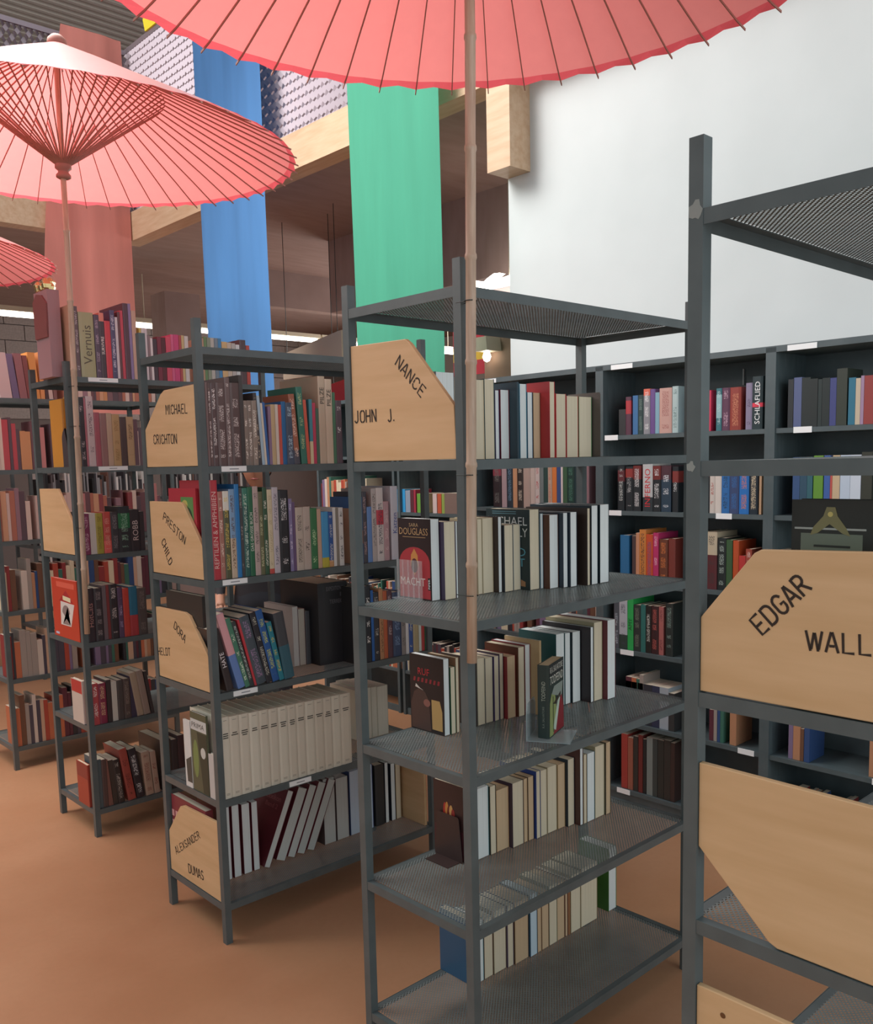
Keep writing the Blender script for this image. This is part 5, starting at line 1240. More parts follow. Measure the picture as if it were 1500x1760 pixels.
f6|0.958|0.034|0.012|0.281|0|4A4450
h2|0.000|0.013|0.02|0.228|0|2E2E34
h2|0.014|0.031|0.02|0.188|0|3A3A40
h2|0.046|0.017|0.02|0.183|0|8A3434
h2|0.064|0.029|0.02|0.21|0|7A6A88
h2|0.094|0.027|0.02|0.215|0|C8BCB0
h2|0.122|0.026|0.02|0.229|0|B08060
h2|0.149|0.022|0.02|0.231|0|3A6A5C
h2|0.172|0.031|0.02|0.203|0|B08060
h2|0.204|0.029|0.02|0.208|0|A84838
h2|0.234|0.020|0.02|0.208|0|D0C4A8
h2|0.255|0.034|0.02|0.191|0|D0C4A8
h2|0.289|0.028|0.02|0.208|0|A84838
h2|0.319|0.017|0.02|0.213|0|B86A4A
h2|0.336|0.015|0.02|0.196|0|9A9088
h2|0.352|0.027|0.02|0.192|0|6A4A38
h2|0.380|0.029|0.02|0.209|0|9A9088
h2|0.410|0.016|0.02|0.211|0|4A4450
h2|0.427|0.030|0.02|0.234|0|2F4A78
h2|0.457|0.024|0.02|0.226|0|A84838
h2|0.482|0.031|0.02|0.236|0|3A6A5C
h2|0.514|0.029|0.02|0.191|0|5A2C38
h2|0.544|0.030|0.02|0.218|0|D0C4A8
h2|0.876|0.041|0.02|0.148|0|3A9CD0
h2|0.918|0.053|0.02|0.149|0|3598D0
h2|0.975|0.046|0.02|0.139|0|8A98A8
h2|1.023|0.031|0.02|0.146|0|5A3038
h2|1.056|0.018|0.02|0.146|0|A03448
h2|1.087|0.045|0.02|0.121|0|6AA044
h2|1.135|0.054|0.02|0.123|0|C8B488
h2|1.235|0.037|0.02|0.122|0|C8B8B4
h2|1.278|0.035|0.02|0.123|0|B8583C
h2|1.317|0.025|0.02|0.122|0|8AA050
h2|1.343|0.109|0.02|0.126|0|7A6860
h3|0.050|0.022|0.02|0.199|0|C0A088
h3|0.073|0.028|0.02|0.181|0|3A6A5C
h3|0.102|0.015|0.02|0.198|0|A84838
h3|0.118|0.018|0.02|0.221|0|8A3434
h3|0.167|0.015|0.02|0.24|0|8A3434
h3|0.183|0.028|0.02|0.198|0|7A6A88
h3|0.211|0.029|0.02|0.181|0|3A3A40
h3|0.241|0.021|0.02|0.194|0|5A2C38
h3|0.264|0.017|0.02|0.238|0|C0A088
h3|0.281|0.030|0.02|0.187|0|7A6A88
h3|0.313|0.029|0.02|0.226|0|B08060
h3|0.343|0.015|0.02|0.21|0|5A2C38
h3|0.358|0.026|0.02|0.203|0|B86A4A
h3|0.415|0.032|0.02|0.181|0|7A6A88
h3|0.448|0.014|0.02|0.18|0|D0C4A8
h3|0.463|0.028|0.02|0.211|0|D0C4A8
h3|0.493|0.015|0.02|0.198|0|7A6A88
h3|0.509|0.026|0.02|0.197|0|3A6A5C
h3|0.536|0.034|0.02|0.202|0|2E2E34
h3|0.571|0.033|0.02|0.234|0|3A6A5C
h3|0.604|0.028|0.02|0.216|0|4A4450
h3|0.633|0.027|0.02|0.193|0|B86A4A
h3|0.661|0.017|0.02|0.239|0|6A4A38
h3|0.678|0.016|0.02|0.192|0|3A6A5C
h3|0.695|0.021|0.02|0.233|0|5A2C38
h3|0.717|0.014|0.02|0.223|0|7A6A88
h3|0.732|0.028|0.02|0.226|0|B08060
h3|0.761|0.021|0.02|0.199|0|3A3A40
h3|0.783|0.015|0.02|0.234|0|D0C4A8
h3|0.799|0.028|0.02|0.184|0|D0C4A8
h3|0.827|0.019|0.02|0.21|0|2E2E34
h3|0.848|0.017|0.02|0.218|0|A84838
h3|0.866|0.028|0.02|0.196|0|C0A088
h3|0.895|0.033|0.02|0.233|0|B86A4A
h3|0.929|0.023|0.02|0.233|0|3A6A5C
h3|0.953|0.023|0.02|0.207|0|D0C4A8
h3|0.977|0.018|0.02|0.206|0|9A9088
h3|0.997|0.019|0.02|0.217|0|9A9088
h3|1.016|0.014|0.02|0.216|0|3A6A5C
h3|1.031|0.021|0.02|0.186|0|D0C4A8
h3|1.053|0.017|0.02|0.183|0|C0A088
h3|1.071|0.026|0.02|0.238|0|4A4450
h3|1.099|0.030|0.02|0.215|0|D0C4A8
h3|1.129|0.022|0.02|0.182|0|9A9088
h3|1.152|0.027|0.02|0.181|0|9A9088
h3|1.180|0.016|0.02|0.232|0|8A3434
h3|1.198|0.021|0.02|0.198|0|7A6A88
h3|1.220|0.033|0.02|0.188|0|D0C4A8
h3|1.253|0.021|0.02|0.188|0|2E2E34
h3|1.275|0.018|0.02|0.183|0|6A4A38
h3|1.295|0.023|0.02|0.231|0|6A4A38
h3|1.319|0.029|0.02|0.197|0|C8BCB0
h3|1.349|0.028|0.02|0.182|0|6A4A38
h3|1.407|0.025|0.02|0.235|0|4A4450
h3|1.434|0.017|0.02|0.2|0|8A3434
h3|1.452|0.024|0.02|0.197|0|3A6A5C
h3|1.477|0.025|0.02|0.229|0|6A4A38
h3|1.503|0.029|0.02|0.195|0|3A6A5C
h3|1.533|0.028|0.02|0.24|0|3A6A5C
h3|1.562|0.019|0.02|0.215|0|C0A088
h3|1.582|0.016|0.02|0.197|0|B86A4A
h3|1.599|0.017|0.02|0.221|0|4A4450
h3|1.617|0.031|0.02|0.218|0|B08060
h3|1.649|0.018|0.02|0.211|0|6A4A38
h3|1.668|0.013|0.02|0.187|0|C8BCB0
h3|1.681|0.031|0.02|0.206|0|5A2C38
h3|1.713|0.015|0.02|0.198|0|8A3434
h3|1.730|0.031|0.02|0.192|0|C0A088
h4|0.050|0.021|0.02|0.204|0|9A9088
h4|0.071|0.020|0.02|0.187|0|B08060
h4|0.093|0.026|0.02|0.219|0|C8BCB0
h4|0.120|0.020|0.02|0.187|0|B86A4A
h4|0.140|0.033|0.02|0.187|0|D0C4A8
h4|0.175|0.028|0.02|0.2|0|2E2E34
h4|0.203|0.012|0.02|0.227|0|6A4A38
h4|0.217|0.031|0.02|0.202|0|8A3434
h4|0.249|0.031|0.02|0.181|0|6A4A38
h4|0.280|0.025|0.02|0.209|0|6A4A38
h4|0.306|0.032|0.02|0.184|0|6A4A38
h4|0.340|0.016|0.02|0.229|0|2E2E34
h4|0.357|0.018|0.02|0.192|0|8A3434
h4|0.376|0.023|0.02|0.196|0|4A4450
h4|0.401|0.014|0.02|0.207|0|3A6A5C
h4|0.416|0.025|0.02|0.228|0|2F4A78
h4|0.443|0.020|0.02|0.201|0|B08060
h4|0.463|0.020|0.02|0.182|0|C0A088
h4|0.484|0.030|0.02|0.213|0|B08060
h4|0.515|0.022|0.02|0.208|0|D0C4A8
h4|0.538|0.024|0.02|0.206|0|2F4A78
h4|0.563|0.032|0.02|0.193|0|3A3A40
h4|0.596|0.023|0.02|0.202|0|6A4A38
h4|0.621|0.025|0.02|0.183|0|3A6A5C
h4|0.647|0.015|0.02|0.193|0|C0A088
h4|0.663|0.015|0.02|0.211|0|3A6A5C
h4|0.678|0.014|0.02|0.182|0|B08060
h4|0.694|0.014|0.02|0.234|0|3A6A5C
h4|0.739|0.015|0.02|0.185|0|7A6A88
h4|0.755|0.018|0.02|0.232|0|A84838
h4|0.773|0.021|0.02|0.23|0|C0A088
h4|0.796|0.017|0.02|0.192|0|B08060
h4|0.814|0.030|0.02|0.235|0|2F4A78
h4|0.845|0.017|0.02|0.223|0|2E2E34
h4|0.863|0.013|0.02|0.215|0|C8BCB0
h4|0.877|0.034|0.02|0.217|0|C0A088
h4|0.912|0.018|0.02|0.2|0|7A6A88
h4|0.931|0.026|0.02|0.207|0|3A6A5C
h4|0.958|0.023|0.02|0.226|0|6A4A38
h4|0.982|0.034|0.02|0.203|0|5A2C38
h4|1.017|0.012|0.02|0.217|0|A84838
h4|1.030|0.015|0.02|0.188|0|3A6A5C
h4|1.046|0.023|0.02|0.2|0|3A3A40
h4|1.070|0.022|0.02|0.19|0|7A6A88
h4|1.094|0.013|0.02|0.212|0|C8BCB0
h4|1.108|0.032|0.02|0.233|0|C0A088
h4|1.171|0.029|0.02|0.212|0|2E2E34
h4|1.201|0.032|0.02|0.183|0|8A3434
h4|1.234|0.027|0.02|0.198|0|8A3434
h4|1.262|0.020|0.02|0.186|0|5A2C38
h4|1.283|0.023|0.02|0.192|0|3A6A5C
h4|1.307|0.016|0.02|0.181|0|C0A088
h4|1.324|0.018|0.02|0.228|0|7A6A88
h4|1.343|0.020|0.02|0.209|0|9A9088
h4|1.364|0.019|0.02|0.183|0|6A4A38
h4|1.384|0.022|0.02|0.204|0|4A4450
h4|1.408|0.018|0.02|0.233|0|8A3434
h4|1.427|0.032|0.02|0.234|0|6A4A38
h4|1.460|0.019|0.02|0.223|0|3A3A40
h4|1.480|0.015|0.02|0.191|0|9A9088
h4|1.495|0.015|0.02|0.231|0|B08060
h4|1.511|0.027|0.02|0.211|0|C0A088
h4|1.540|0.028|0.02|0.181|0|5A2C38
h4|1.569|0.017|0.02|0.215|0|6A4A38
h4|1.587|0.025|0.02|0.188|0|2F4A78
h4|1.613|0.028|0.02|0.18|0|3A6A5C
h4|1.641|0.023|0.02|0.219|0|B08060
h4|1.665|0.017|0.02|0.206|0|4A4450
h4|1.683|0.014|0.02|0.225|0|2F4A78
h4|1.698|0.013|0.02|0.203|0|2F4A78
h4|1.712|0.032|0.02|0.207|0|2E2E34
h4|1.746|0.016|0.02|0.231|0|3A6A5C
h5|0.050|0.014|0.02|0.195|0|2E2E34
h5|0.065|0.015|0.02|0.193|0|7A6A88
h5|0.081|0.031|0.02|0.238|0|2F4A78
h5|0.113|0.019|0.02|0.223|0|2F4A78
h5|0.133|0.032|0.02|0.212|0|B08060
h5|0.166|0.031|0.02|0.182|0|9A9088
h5|0.198|0.015|0.02|0.18|0|C0A088
h5|0.214|0.016|0.02|0.219|0|9A9088
h5|0.231|0.028|0.02|0.215|0|D0C4A8
h5|0.261|0.015|0.02|0.209|0|C8BCB0
h5|0.277|0.025|0.02|0.19|0|B86A4A
h5|0.303|0.023|0.02|0.182|0|9A9088
h5|0.327|0.026|0.02|0.233|0|B08060
h5|0.354|0.019|0.02|0.202|0|B86A4A
h5|0.374|0.025|0.02|0.181|0|2F4A78
h5|0.401|0.014|0.02|0.195|0|B86A4A
h5|0.415|0.033|0.02|0.206|0|D0C4A8
h5|0.449|0.030|0.02|0.218|0|B86A4A
h5|0.480|0.025|0.02|0.187|0|6A4A38
h5|0.506|0.028|0.02|0.198|0|B86A4A
h5|0.536|0.029|0.02|0.22|0|7A6A88
h5|0.596|0.029|0.02|0.217|0|9A9088
h5|0.625|0.030|0.02|0.216|0|A84838
h5|0.656|0.015|0.02|0.22|0|C8BCB0
h5|0.672|0.017|0.02|0.208|0|B86A4A
h5|0.689|0.026|0.02|0.192|0|C0A088
h5|0.717|0.020|0.02|0.239|0|D0C4A8
h5|0.738|0.021|0.02|0.239|0|3A6A5C
h5|0.760|0.020|0.02|0.219|0|A84838
h5|0.781|0.016|0.02|0.197|0|D0C4A8
h5|0.798|0.028|0.02|0.187|0|B86A4A
h5|0.827|0.033|0.02|0.21|0|B86A4A
h5|0.862|0.029|0.02|0.213|0|A84838
h5|0.891|0.020|0.02|0.231|0|B08060
h5|0.912|0.014|0.02|0.18|0|D0C4A8
h5|0.928|0.023|0.02|0.239|0|2F4A78
h5|0.951|0.012|0.02|0.228|0|D0C4A8
h5|0.995|0.014|0.02|0.188|0|9A9088
h5|1.010|0.015|0.02|0.209|0|A84838
h5|1.026|0.025|0.02|0.191|0|8A3434
h5|1.052|0.021|0.02|0.184|0|6A4A38
h5|1.103|0.018|0.02|0.182|0|2E2E34
h5|1.122|0.025|0.02|0.195|0|2F4A78
h5|1.149|0.034|0.02|0.206|0|5A2C38
h5|1.183|0.022|0.02|0.203|0|8A3434
h5|1.206|0.027|0.02|0.218|0|3A3A40
h5|1.234|0.016|0.02|0.214|0|5A2C38
h5|1.251|0.028|0.02|0.216|0|4A4450
h5|1.280|0.030|0.02|0.194|0|A84838
h5|1.311|0.020|0.02|0.208|0|3A3A40
h5|1.333|0.022|0.02|0.215|0|9A9088
h5|1.385|0.014|0.02|0.234|0|2E2E34
h5|1.401|0.014|0.02|0.212|0|A84838
h5|1.415|0.031|0.02|0.202|0|2F4A78
h5|1.448|0.027|0.02|0.23|0|9A9088
h5|1.475|0.019|0.02|0.222|0|6A4A38
h5|1.495|0.019|0.02|0.191|0|B08060
h5|1.515|0.023|0.02|0.217|0|D0C4A8
h5|1.540|0.032|0.02|0.226|0|8A3434
h5|1.573|0.025|0.02|0.207|0|9A9088
h5|1.598|0.024|0.02|0.205|0|7A6A88
h5|1.624|0.017|0.02|0.211|0|3A6A5C
h5|1.642|0.031|0.02|0.188|0|5A2C38
h5|1.674|0.029|0.02|0.21|0|2F4A78
h5|1.704|0.015|0.02|0.19|0|B08060
h5|1.720|0.017|0.02|0.203|0|9A9088
h5|1.737|0.013|0.02|0.22|0|8A3434
m1|0.060|0.021|0.02|0.184|0|1E1C1E
m1|0.082|0.010|0.02|0.233|0|D0CCC8
m1|0.093|0.018|0.02|0.218|0|B8B4B0
m1|0.111|0.018|0.02|0.24|0|3A3638
m1|0.130|0.020|0.02|0.247|0|1E1C1E
m1|0.151|0.022|0.02|0.146|0|3A3638
m1|0.174|0.013|0.02|0.213|0|5A5254
m1|0.188|0.009|0.02|0.157|0|8A8A8C
m1|0.198|0.011|0.02|0.221|0|8A8A8C
m1|0.210|0.018|0.02|0.175|0|302C30
m1|0.229|0.013|0.02|0.259|0|302C30
m1|0.243|0.019|0.02|0.151|0|1E1C1E
m1|0.263|0.019|0.02|0.172|0|302C30
m1|0.283|0.014|0.02|0.26|0|D0CCC8
m1|0.299|0.012|0.02|0.206|0|8A8A8C
m1|0.312|0.019|0.02|0.222|0|D0CCC8
m1|0.332|0.010|0.02|0.178|0|2A2628
m1|0.373|0.015|0.02|0.205|0|3A3638
m1|0.389|0.013|0.02|0.222|0|44403E
m1|0.403|0.012|0.02|0.193|0|2C2A30
m1|0.416|0.020|0.02|0.21|0|44403E
m1|0.437|0.011|0.02|0.26|0|8A8A8C
m1|0.450|0.012|0.02|0.199|0|1E1C1E
m1|0.462|0.014|0.02|0.253|0|8A8A8C
m1|0.507|0.016|0.02|0.178|0|1E1C1E
m1|0.524|0.017|0.02|0.22|0|2C2A30
m1|0.542|0.010|0.02|0.232|0|8A8A8C
m1|0.553|0.018|0.02|0.183|0|8A8A8C
m1|0.572|0.016|0.02|0.168|0|6A4A40
m1|0.588|0.017|0.02|0.205|0|3A3638
m1|0.606|0.018|0.02|0.148|0|8A8A8C
m1|0.625|0.009|0.02|0.196|0|6A4A40
m1|0.636|0.011|0.02|0.242|0|6A4A40
m1|0.648|0.019|0.02|0.251|0|5A5254
m1|0.699|0.011|0.02|0.27|0|8A8A8C
m1|0.711|0.017|0.02|0.185|0|D0CCC8
m1|0.729|0.014|0.02|0.169|0|3A3638
m1|0.745|0.011|0.02|0.191|0|8A8A8C
m1|0.757|0.019|0.02|0.169|0|1E1C1E
m1|0.777|0.015|0.02|0.263|0|2C2A30
m1|0.794|0.016|0.02|0.209|0|B8B4B0
m1|0.810|0.013|0.02|0.214|0|1E1C1E
m1|0.825|0.013|0.02|0.19|0|5A5254
m1|0.839|0.008|0.02|0.158|0|B8B4B0
m1|0.848|0.019|0.02|0.191|0|1E1C1E
m1|0.868|0.016|0.02|0.268|0|44403E
m1|0.885|0.017|0.02|0.245|0|D0CCC8
m1|0.903|0.014|0.02|0.145|0|3A3638
m1|0.918|0.019|0.02|0.16|0|302C30
m1|0.938|0.018|0.02|0.231|0|B8B4B0
m1|0.957|0.015|0.02|0.253|0|8A8A8C
m2|0.030|0.021|0.02|0.151|0|2A2628
m2|0.052|0.016|0.02|0.145|0|D0CCC8
m2|0.069|0.014|0.02|0.207|0|B8B4B0
m2|0.115|0.014|0.02|0.264|0|3A3638
m2|0.129|0.011|0.02|0.206|0|2A2628
m2|0.141|0.010|0.02|0.166|0|8A8A8C
m2|0.152|0.020|0.02|0.262|0|2A2628
m2|0.173|0.020|0.02|0.178|0|8A8A8C
m2|0.194|0.011|0.02|0.197|0|8A8A8C
m2|0.206|0.021|0.02|0.249|0|6A4A40
m2|0.229|0.015|0.02|0.169|0|D0CCC8
m2|0.244|0.022|0.02|0.219|0|5A5254
m2|0.268|0.021|0.02|0.195|0|8A8A8C
m2|0.289|0.020|0.02|0.217|0|5A5254
m2|0.310|0.019|0.02|0.175|0|5A5254
m2|0.331|0.012|0.02|0.146|0|2A2628
m2|0.344|0.018|0.02|0.204|0|5A5254
m2|0.363|0.010|0.02|0.166|0|B8B4B0
m2|0.404|0.014|0.02|0.163|0|2C2A30
m2|0.419|0.018|0.02|0.218|0|8A8A8C
m2|0.438|0.017|0.02|0.242|0|D0CCC8
m2|0.456|0.014|0.02|0.232|0|3A3638
m2|0.471|0.021|0.02|0.213|0|8A8A8C
m2|0.494|0.011|0.02|0.241|0|6A4A40
m2|0.506|0.011|0.02|0.219|0|2A2628
m2|0.517|0.012|0.02|0.213|0|D0CCC8
m2|0.530|0.009|0.02|0.264|0|B8B4B0
m2|0.540|0.013|0.02|0.159|0|B8B4B0
m2|0.553|0.021|0.02|0.146|0|1E1C1E
m2|0.575|0.015|0.02|0.238|0|2A2628
m2|0.592|0.009|0.02|0.186|0|5A5254
m2|0.632|0.012|0.02|0.221|0|B8B4B0
m2|0.645|0.017|0.02|0.144|0|B8B4B0
m2|0.662|0.021|0.02|0.219|0|B8B4B0
m2|0.684|0.016|0.02|0.253|0|8A8A8C
m2|0.701|0.021|0.02|0.166|0|6A4A40
m2|0.723|0.013|0.02|0.22|0|5A5254
m2|0.737|0.015|0.02|0.206|0|1E1C1E
m2|0.753|0.021|0.02|0.165|0|2C2A30
m2|0.775|0.012|0.02|0.216|0|6A4A40
m2|0.788|0.017|0.02|0.26|0|302C30
m2|0.806|0.015|0.02|0.212|0|5A5254
m2|0.823|0.020|0.02|0.232|0|2C2A30
m2|0.874|0.013|0.02|0.176|0|2C2A30
m2|0.888|0.020|0.02|0.266|0|1E1C1E
m2|0.909|0.010|0.02|0.243|0|1E1C1E
m2|0.920|0.012|0.02|0.258|0|1E1C1E
m2|0.934|0.013|0.02|0.246|0|44403E
m2|0.948|0.015|0.02|0.207|0|302C30
m3|0.060|0.013|0.02|0.201|0|2A2628
m3|0.074|0.017|0.02|0.237|0|B8B4B0
m3|0.091|0.020|0.02|0.253|0|3A3638
m3|0.112|0.010|0.02|0.209|0|2C2A30
m3|0.124|0.017|0.02|0.262|0|D0CCC8
m3|0.141|0.015|0.02|0.245|0|3A3638
m3|0.158|0.011|0.02|0.24|0|302C30
m3|0.169|0.010|0.02|0.229|0|1E1C1E
m3|0.180|0.021|0.02|0.189|0|D0CCC8
m3|0.202|0.022|0.02|0.238|0|1E1C1E
m3|0.225|0.020|0.02|0.206|0|2A2628
m3|0.245|0.014|0.02|0.235|0|5A5254
m3|0.260|0.012|0.02|0.229|0|2C2A30
m3|0.273|0.019|0.02|0.154|0|44403E
m3|0.292|0.010|0.02|0.221|0|D0CCC8
m3|0.303|0.014|0.02|0.249|0|2A2628
m3|0.318|0.009|0.02|0.269|0|5A5254
m3|0.328|0.018|0.02|0.233|0|6A4A40
m3|0.347|0.022|0.02|0.177|0|44403E
m3|0.370|0.012|0.02|0.261|0|D0CCC8
m3|0.383|0.009|0.02|0.232|0|D0CCC8
m3|0.394|0.012|0.02|0.148|0|302C30
m3|0.407|0.013|0.02|0.162|0|2A2628
m3|0.421|0.020|0.02|0.151|0|B8B4B0
m3|0.472|0.020|0.02|0.254|0|B8B4B0
m3|0.493|0.013|0.02|0.208|0|3A3638
m3|0.507|0.011|0.02|0.169|0|3A3638
m3|0.519|0.010|0.02|0.263|0|2A2628
m3|0.530|0.013|0.02|0.144|0|B8B4B0
m3|0.544|0.022|0.02|0.242|0|5A5254
m3|0.567|0.011|0.02|0.144|0|6A4A40
m3|0.579|0.019|0.02|0.204|0|8A8A8C
m3|0.599|0.015|0.02|0.233|0|3A3638
m3|0.615|0.012|0.02|0.177|0|1E1C1E
m3|0.628|0.018|0.02|0.265|0|5A5254
m3|0.647|0.019|0.02|0.201|0|44403E
m3|0.667|0.020|0.02|0.162|0|2A2628
m3|0.689|0.021|0.02|0.211|0|44403E
m3|0.710|0.009|0.02|0.218|0|D0CCC8
m3|0.750|0.013|0.02|0.155|0|2A2628
m3|0.764|0.021|0.02|0.149|0|302C30
m3|0.786|0.016|0.02|0.263|0|302C30
m3|0.803|0.019|0.02|0.213|0|8A8A8C
m3|0.823|0.011|0.02|0.176|0|6A4A40
m3|0.836|0.020|0.02|0.176|0|D0CCC8
m3|0.857|0.014|0.02|0.17|0|B8B4B0
m3|0.872|0.020|0.02|0.174|0|2A2628
m3|0.892|0.020|0.02|0.244|0|B8B4B0
m3|0.913|0.013|0.02|0.174|0|D0CCC8
m3|0.927|0.016|0.02|0.214|0|3A3638
m3|0.944|0.010|0.02|0.178|0|302C30
m3|0.956|0.014|0.02|0.247|0|1E1C1E
n1|0.030|0.011|0.02|0.254|0|1E1C1E
n1|0.042|0.012|0.02|0.177|0|302C30
n1|0.055|0.008|0.02|0.17|0|B8B4B0
n1|0.064|0.010|0.02|0.213|0|5A5254
n1|0.105|0.008|0.02|0.206|0|5A5254
n1|0.114|0.022|0.02|0.21|0|B8B4B0
n1|0.137|0.013|0.02|0.184|0|D0CCC8
n1|0.151|0.020|0.02|0.227|0|3A3638
n1|0.172|0.011|0.02|0.145|0|2C2A30
n1|0.184|0.015|0.02|0.237|0|D0CCC8
n1|0.199|0.013|0.02|0.25|0|44403E
n1|0.214|0.011|0.02|0.24|0|6A4A40
n1|0.226|0.008|0.02|0.216|0|2A2628
n1|0.235|0.018|0.02|0.254|0|5A5254
n1|0.254|0.015|0.02|0.247|0|3A3638
n1|0.270|0.009|0.02|0.235|0|2A2628
n1|0.280|0.014|0.02|0.153|0|D0CCC8
n1|0.295|0.011|0.02|0.26|0|D0CCC8
n1|0.306|0.013|0.02|0.269|0|8A8A8C
n1|0.321|0.021|0.02|0.206|0|8A8A8C
n1|0.372|0.017|0.02|0.241|0|2C2A30
n1|0.391|0.021|0.02|0.213|0|B8B4B0
n1|0.413|0.022|0.02|0.243|0|302C30
n1|0.435|0.018|0.02|0.231|0|302C30
n1|0.454|0.018|0.02|0.212|0|2A2628
n1|0.473|0.008|0.02|0.193|0|2C2A30
n1|0.513|0.015|0.02|0.27|0|3A3638
n1|0.529|0.018|0.02|0.183|0|302C30
n1|0.548|0.019|0.02|0.21|0|5A5254
n1|0.568|0.019|0.02|0.199|0|302C30
n1|0.588|0.008|0.02|0.217|0|3A3638
n1|0.597|0.011|0.02|0.266|0|8A8A8C
n1|0.609|0.017|0.02|0.203|0|5A5254
n1|0.627|0.009|0.02|0.215|0|1E1C1E
n1|0.637|0.020|0.02|0.223|0|2C2A30
n1|0.658|0.018|0.02|0.159|0|2C2A30
n1|0.677|0.017|0.02|0.205|0|6A4A40
n1|0.695|0.022|0.02|0.215|0|B8B4B0
n1|0.718|0.018|0.02|0.254|0|3A3638
n1|0.737|0.011|0.02|0.209|0|302C30
n1|0.749|0.011|0.02|0.232|0|3A3638
n1|0.761|0.008|0.02|0.202|0|6A4A40
n1|0.770|0.022|0.02|0.198|0|5A5254
n1|0.823|0.021|0.02|0.217|0|5A5254
n1|0.845|0.013|0.02|0.18|0|B8B4B0
n1|0.859|0.018|0.02|0.205|0|5A5254
n1|0.878|0.017|0.02|0.243|0|8A8A8C
n1|0.896|0.013|0.02|0.181|0|302C30
n1|0.909|0.021|0.02|0.161|0|44403E
n1|0.931|0.014|0.02|0.186|0|8A8A8C
n1|0.946|0.012|0.02|0.175|0|44403E
n1|0.959|0.017|0.02|0.159|0|44403E
n2|0.030|0.015|0.02|0.257|0|44403E
n2|0.046|0.019|0.02|0.189|0|1E1C1E
n2|0.066|0.021|0.02|0.195|0|8A8A8C
n2|0.088|0.009|0.02|0.22|0|2C2A30
n2|0.098|0.020|0.02|0.222|0|44403E
n2|0.119|0.021|0.02|0.151|0|8A8A8C
n2|0.141|0.014|0.02|0.142|0|2C2A30
n2|0.157|0.021|0.02|0.241|0|2A2628
n2|0.178|0.015|0.02|0.148|0|3A3638
n2|0.194|0.016|0.02|0.145|0|5A5254
n2|0.212|0.017|0.02|0.238|0|5A5254
n2|0.230|0.020|0.02|0.198|0|1E1C1E
n2|0.252|0.017|0.02|0.16|0|5A5254
n2|0.269|0.009|0.02|0.207|0|D0CCC8
n2|0.279|0.011|0.02|0.175|0|302C30
n2|0.290|0.015|0.02|0.242|0|5A5254
n2|0.306|0.019|0.02|0.234|0|8A8A8C
n2|0.327|0.012|0.02|0.173|0|2C2A30
n2|0.340|0.019|0.02|0.221|0|5A5254
n2|0.360|0.012|0.02|0.146|0|6A4A40
n2|0.373|0.017|0.02|0.237|0|D0CCC8
n2|0.392|0.009|0.02|0.265|0|5A5254
n2|0.401|0.013|0.02|0.201|0|302C30
n2|0.416|0.020|0.02|0.236|0|D0CCC8
n2|0.437|0.019|0.02|0.143|0|302C30
n2|0.457|0.012|0.02|0.249|0|44403E
n2|0.470|0.010|0.02|0.228|0|302C30
n2|0.480|0.010|0.02|0.192|0|5A5254
n2|0.491|0.018|0.02|0.144|0|D0CCC8
n2|0.511|0.020|0.02|0.183|0|6A4A40
n2|0.532|0.011|0.02|0.191|0|2A2628
n2|0.544|0.016|0.02|0.247|0|44403E
n2|0.560|0.011|0.02|0.192|0|5A5254
n2|0.572|0.011|0.02|0.237|0|D0CCC8
n2|0.585|0.011|0.02|0.254|0|1E1C1E
n2|0.597|0.015|0.02|0.203|0|6A4A40
n2|0.613|0.010|0.02|0.218|0|2C2A30
n2|0.624|0.016|0.02|0.206|0|D0CCC8
n2|0.641|0.016|0.02|0.219|0|D0CCC8
n2|0.657|0.017|0.02|0.173|0|2C2A30
n2|0.675|0.016|0.02|0.142|0|2A2628
n2|0.693|0.014|0.02|0.198|0|D0CCC8
n2|0.707|0.013|0.02|0.168|0|8A8A8C
n2|0.722|0.021|0.02|0.159|0|B8B4B0
n2|0.773|0.019|0.02|0.238|0|3A3638
n2|0.793|0.021|0.02|0.227|0|2C2A30
n2|0.815|0.013|0.02|0.236|0|2A2628
n2|0.829|0.021|0.02|0.143|0|302C30
n2|0.851|0.008|0.02|0.186|0|3A3638
n2|0.861|0.011|0.02|0.194|0|302C30
n2|0.872|0.022|0.02|0.165|0|2C2A30
n2|0.895|0.017|0.02|0.167|0|5A5254
n2|0.913|0.017|0.02|0.172|0|1E1C1E
n2|0.931|0.015|0.02|0.177|0|2A2628
n2|0.947|0.012|0.02|0.268|0|8A8A8C
n3|0.030|0.008|0.02|0.207|0|B8B4B0
n3|0.039|0.012|0.02|0.264|0|44403E
n3|0.053|0.021|0.02|0.17|0|8A8A8C
n3|0.075|0.010|0.02|0.191|0|D0CCC8
n3|0.086|0.011|0.02|0.184|0|6A4A40
n3|0.098|0.020|0.02|0.247|0|5A5254
n3|0.119|0.019|0.02|0.216|0|44403E
n3|0.140|0.011|0.02|0.174|0|B8B4B0
n3|0.152|0.015|0.02|0.166|0|2A2628
n3|0.168|0.016|0.02|0.26|0|2A2628
n3|0.185|0.020|0.02|0.26|0|D0CCC8
n3|0.205|0.017|0.02|0.258|0|44403E
n3|0.224|0.017|0.02|0.209|0|44403E
n3|0.241|0.018|0.02|0.182|0|8A8A8C
n3|0.260|0.018|0.02|0.253|0|8A8A8C
n3|0.280|0.017|0.02|0.225|0|3A3638
n3|0.297|0.011|0.02|0.175|0|D0CCC8
n3|0.309|0.016|0.02|0.189|0|1E1C1E
n3|0.326|0.009|0.02|0.238|0|44403E
n3|0.336|0.021|0.02|0.217|0|2C2A30
n3|0.358|0.011|0.02|0.194|0|44403E
n3|0.370|0.014|0.02|0.261|0|6A4A40
n3|0.386|0.011|0.02|0.194|0|2A2628
n3|0.398|0.009|0.02|0.237|0|302C30
